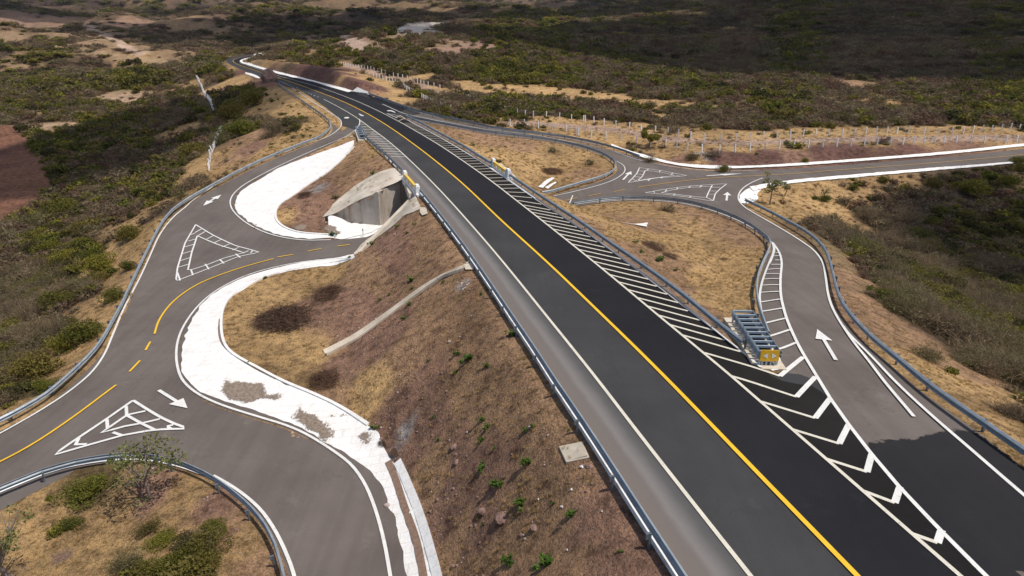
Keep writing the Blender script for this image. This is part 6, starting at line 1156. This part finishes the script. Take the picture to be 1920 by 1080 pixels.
for kd, nm, lab, pr in (('g', 'green_scrub', 'countless olive and dark green bushes covering the hillsides', pg), ('b', 'leafless_scrub', 'countless grey-brown leafless bushes covering the hillsides', pb)):
    k_ = rest & (green if kd == 'g' else ~green); n_2 = int(k_.sum()); print(nm, n_2)
    gn_scatter(nm, np.c_[pts[k_], zz_[k_] - .06], size[k_], size[k_] * hf[k_], rs.choice([0, 1, 2], n_2, p=[.42, .38, .20]), pr, lab, 'scrub')
# loose stones on the cut and filled slopes
ST_ = []
for k, q in enumerate([(822,905), (985,1010)]):
    rock(q, 7, 6, 'single loose pale stone on the ' + ('left' if k == 0 else 'right') + ' part of the lower embankment', 'rockpale' if k else 'rock', 40 + k, .6, None, 'stone'); ST_.append(C.objects[-1])
x_, y_ = scatter(52000, -46, 44, 24, 150, 0, 0); o_ = landcol(x_, y_); red = o_[0][:, 0] / (o_[0][:, 1] + 1e-3)
k_ = (rs.uniform(size=len(x_)) < np.clip((red - 1.56) * 4, .03, .9) * np.clip(.5 + 1.2 * fbm(x_, y_, 5., 3, 91), .05, 1)) & (o_[1] < .4)
for P_ in pm + [ap1, ap2]: k_ &= ~inpoly(x_, y_, P_)
k_ &= ~inpoly(x_, y_, NOTCH) & (roaddist(x_, y_) > .4); x_ = x_[k_]; y_ = y_[k_]; sz_ = np.exp(rs.normal(-.4, .5, len(x_))); print('stones', len(x_))
gn_scatter('loose_stones', np.c_[x_, y_, h(x_, y_)], sz_ * .75, sz_ * .6, rs.choice([0, 1], len(x_), p=[.65, .35]), ST_, 'loose reddish and pale stones strewn over the slopes', 'stones')
# dry grass tufts
def tuft(seed):
    rs_ = np.random.default_rng(seed); V = []; F = []; S = []
    for _ in range(46):
        an = rs_.uniform(0, 6.283); q = rs_.uniform(0, .55); p = np.array([q * math.cos(an), q * math.sin(an), 0]); a = rs_.uniform(0, 6.283); t_ = rs_.uniform(.3, 1.4); d = np.array([math.cos(a) * math.cos(t_), math.sin(a) * math.cos(t_), math.sin(t_)]); L = rs_.uniform(.4, 1.); b_ = np.cross(d, [0, 0, 1.]); b_ = b_ / np.linalg.norm(b_) * .035
        k_2 = len(V); V += [p - b_, p + b_, p + d * L]; F.append((k_2, k_2+1, k_2+2)); S.append(rs_.uniform(.6, 1.35))
    return V, F, S
TU = []
for k, (q, lab) in enumerate((((1420,470), 'dry straw tuft on the near dry-grass island by the bending rail'), ((455,585), 'dry straw tuft on the left island near the white gutter bend'))):
    o = place(attr_mesh('grass_blades', *tuft(700 + k), 'straw'), q, 10, lab, 'grass tuft', 'grass_tuft', None, .6); TU.append(o)
x_, y_ = scatter(60000, -46, 44, 24, 190, 0, 0); o_ = landcol(x_, y_); lum = o_[0][:, 0]; k_ = rs.uniform(size=len(x_)) < np.clip((lum - .2) * 2.4, 0.05, .8) * (.3 + fbm(x_, y_, 4., 3, 61) * .8 + .3)
k_ &= (np.hypot(x_, y_) > 20)
for P_ in pm + [ap1, ap2]: k_ &= ~inpoly(x_, y_, P_)
k_ &= roaddist(x_, y_) > .5; vgp = inpoly(x_, y_, NOTCH); k_ &= ~vgp; x_ = x_[k_]; y_ = y_[k_]; sz_ = rs.uniform(.10, .32, len(x_)) * np.clip(np.hypot(x_, y_) / 60, .8, 2.2); print('tufts', len(x_))
gn_scatter('dry_grass', np.c_[x_, y_, h(x_, y_) - .01], sz_, sz_ * .8, rs.choice([0, 1], len(x_)), TU, 'dry straw-coloured grass tufts scattered over the slopes', 'grass')
# ---------------------------------------------------------------- haze
hv = bpy.data.materials.new('haze_air'); hv.use_nodes = True; nt = hv.node_tree; nt.nodes.remove(nt.nodes['Principled BSDF']); pv = nd(nt, 'ShaderNodeVolumePrincipled')
pv.inputs['Color'].default_value = (.86, .88, 1.0, 1); pv.inputs['Density'].default_value = .00003; pv.inputs['Anisotropy'].default_value = .3; nt.links.new(pv.outputs[0], nt.nodes['Material Output'].inputs['Volume'])
zlo, zhi = float(VZ.min()) - 1.5, float(VZ.max()) + 25
V, F = prism(np.array([(-14500., -14500.), (14500., -14500.), (14500., 14500.), (-14500., 14500.)]), zlo, zhi); M['haze'] = hv
o = put('haze', V, F, 'haze'); tag(o, kind='stuff')
# ---------------------------------------------------------------- broken clouds high above, whose shadows dapple the hills
m, nt, b = new_mat('cloud_vapour'); nt.nodes.remove(b); d_ = nd(nt, 'ShaderNodeBsdfDiffuse'); d_.inputs[0].default_value = (.9, .9, .92, 1); tr = nd(nt, 'ShaderNodeBsdfTransparent'); mx = nd(nt, 'ShaderNodeMixShader')
f = ramp(nt, noise(nt, .012, 5, .6), [(.30, (.35, .35, .35)), (.62, (.82, .82, .82))]); s_ = nd(nt, 'ShaderNodeSeparateColor'); nt.links.new(f, s_.inputs[0])
nt.links.new(s_.outputs[0], mx.inputs[0]); nt.links.new(tr.outputs[0], mx.inputs[1]); nt.links.new(d_.outputs[0], mx.inputs[2]); nt.links.new(mx.outputs[0], nt.nodes['Material Output'].inputs[0]); M['cloud'] = m
CALT = 620.0; sh = np.array([sd.x, sd.y]) / sd.z * CALT
CL = [(250, 470, 260, 175), (560, 760, 330, 300), (60, 760, 170, 150), (150, 1250, 420, 200), (-560, 520, 190, 130), (-330, 980, 260, 130), (-900, 1500, 420, 260), (700, 1900, 600, 300), (-150, 2300, 500, 260), (-98, 215, 42, 62), (-1800, 3000, 800, 500), (1900, 2900, 900, 600), (118, 88, 52, 42), (1000, 900, 300, 400)]
for k, (x_, y_, ra_, rb_) in enumerate(CL):
    bm = bmesh.new(); bmesh.ops.create_icosphere(bm, subdivisions=4, radius=1)
    P_ = np.array([v.co for v in bm.verts]); q = 1 + .55 * fbm(P_[:, 0] + k * 7, P_[:, 1] + P_[:, 2] * .6, .9, 4, 900 + k)
    for v, p, qq in zip(bm.verts, P_, q): v.co = Vector((p[0] * ra_ * qq, p[1] * rb_ * qq, p[2] * min(ra_, rb_) * (.34 if p[2] > 0 else .10) * qq))
    me_ = bpy.data.meshes.new('cloud'); bm.to_mesh(me_); bm.free(); o = link('cloud', me_, 'cloud'); o.location = (x_ + sh[0], y_ + sh[1], CALT); tag(o, kind='structure')
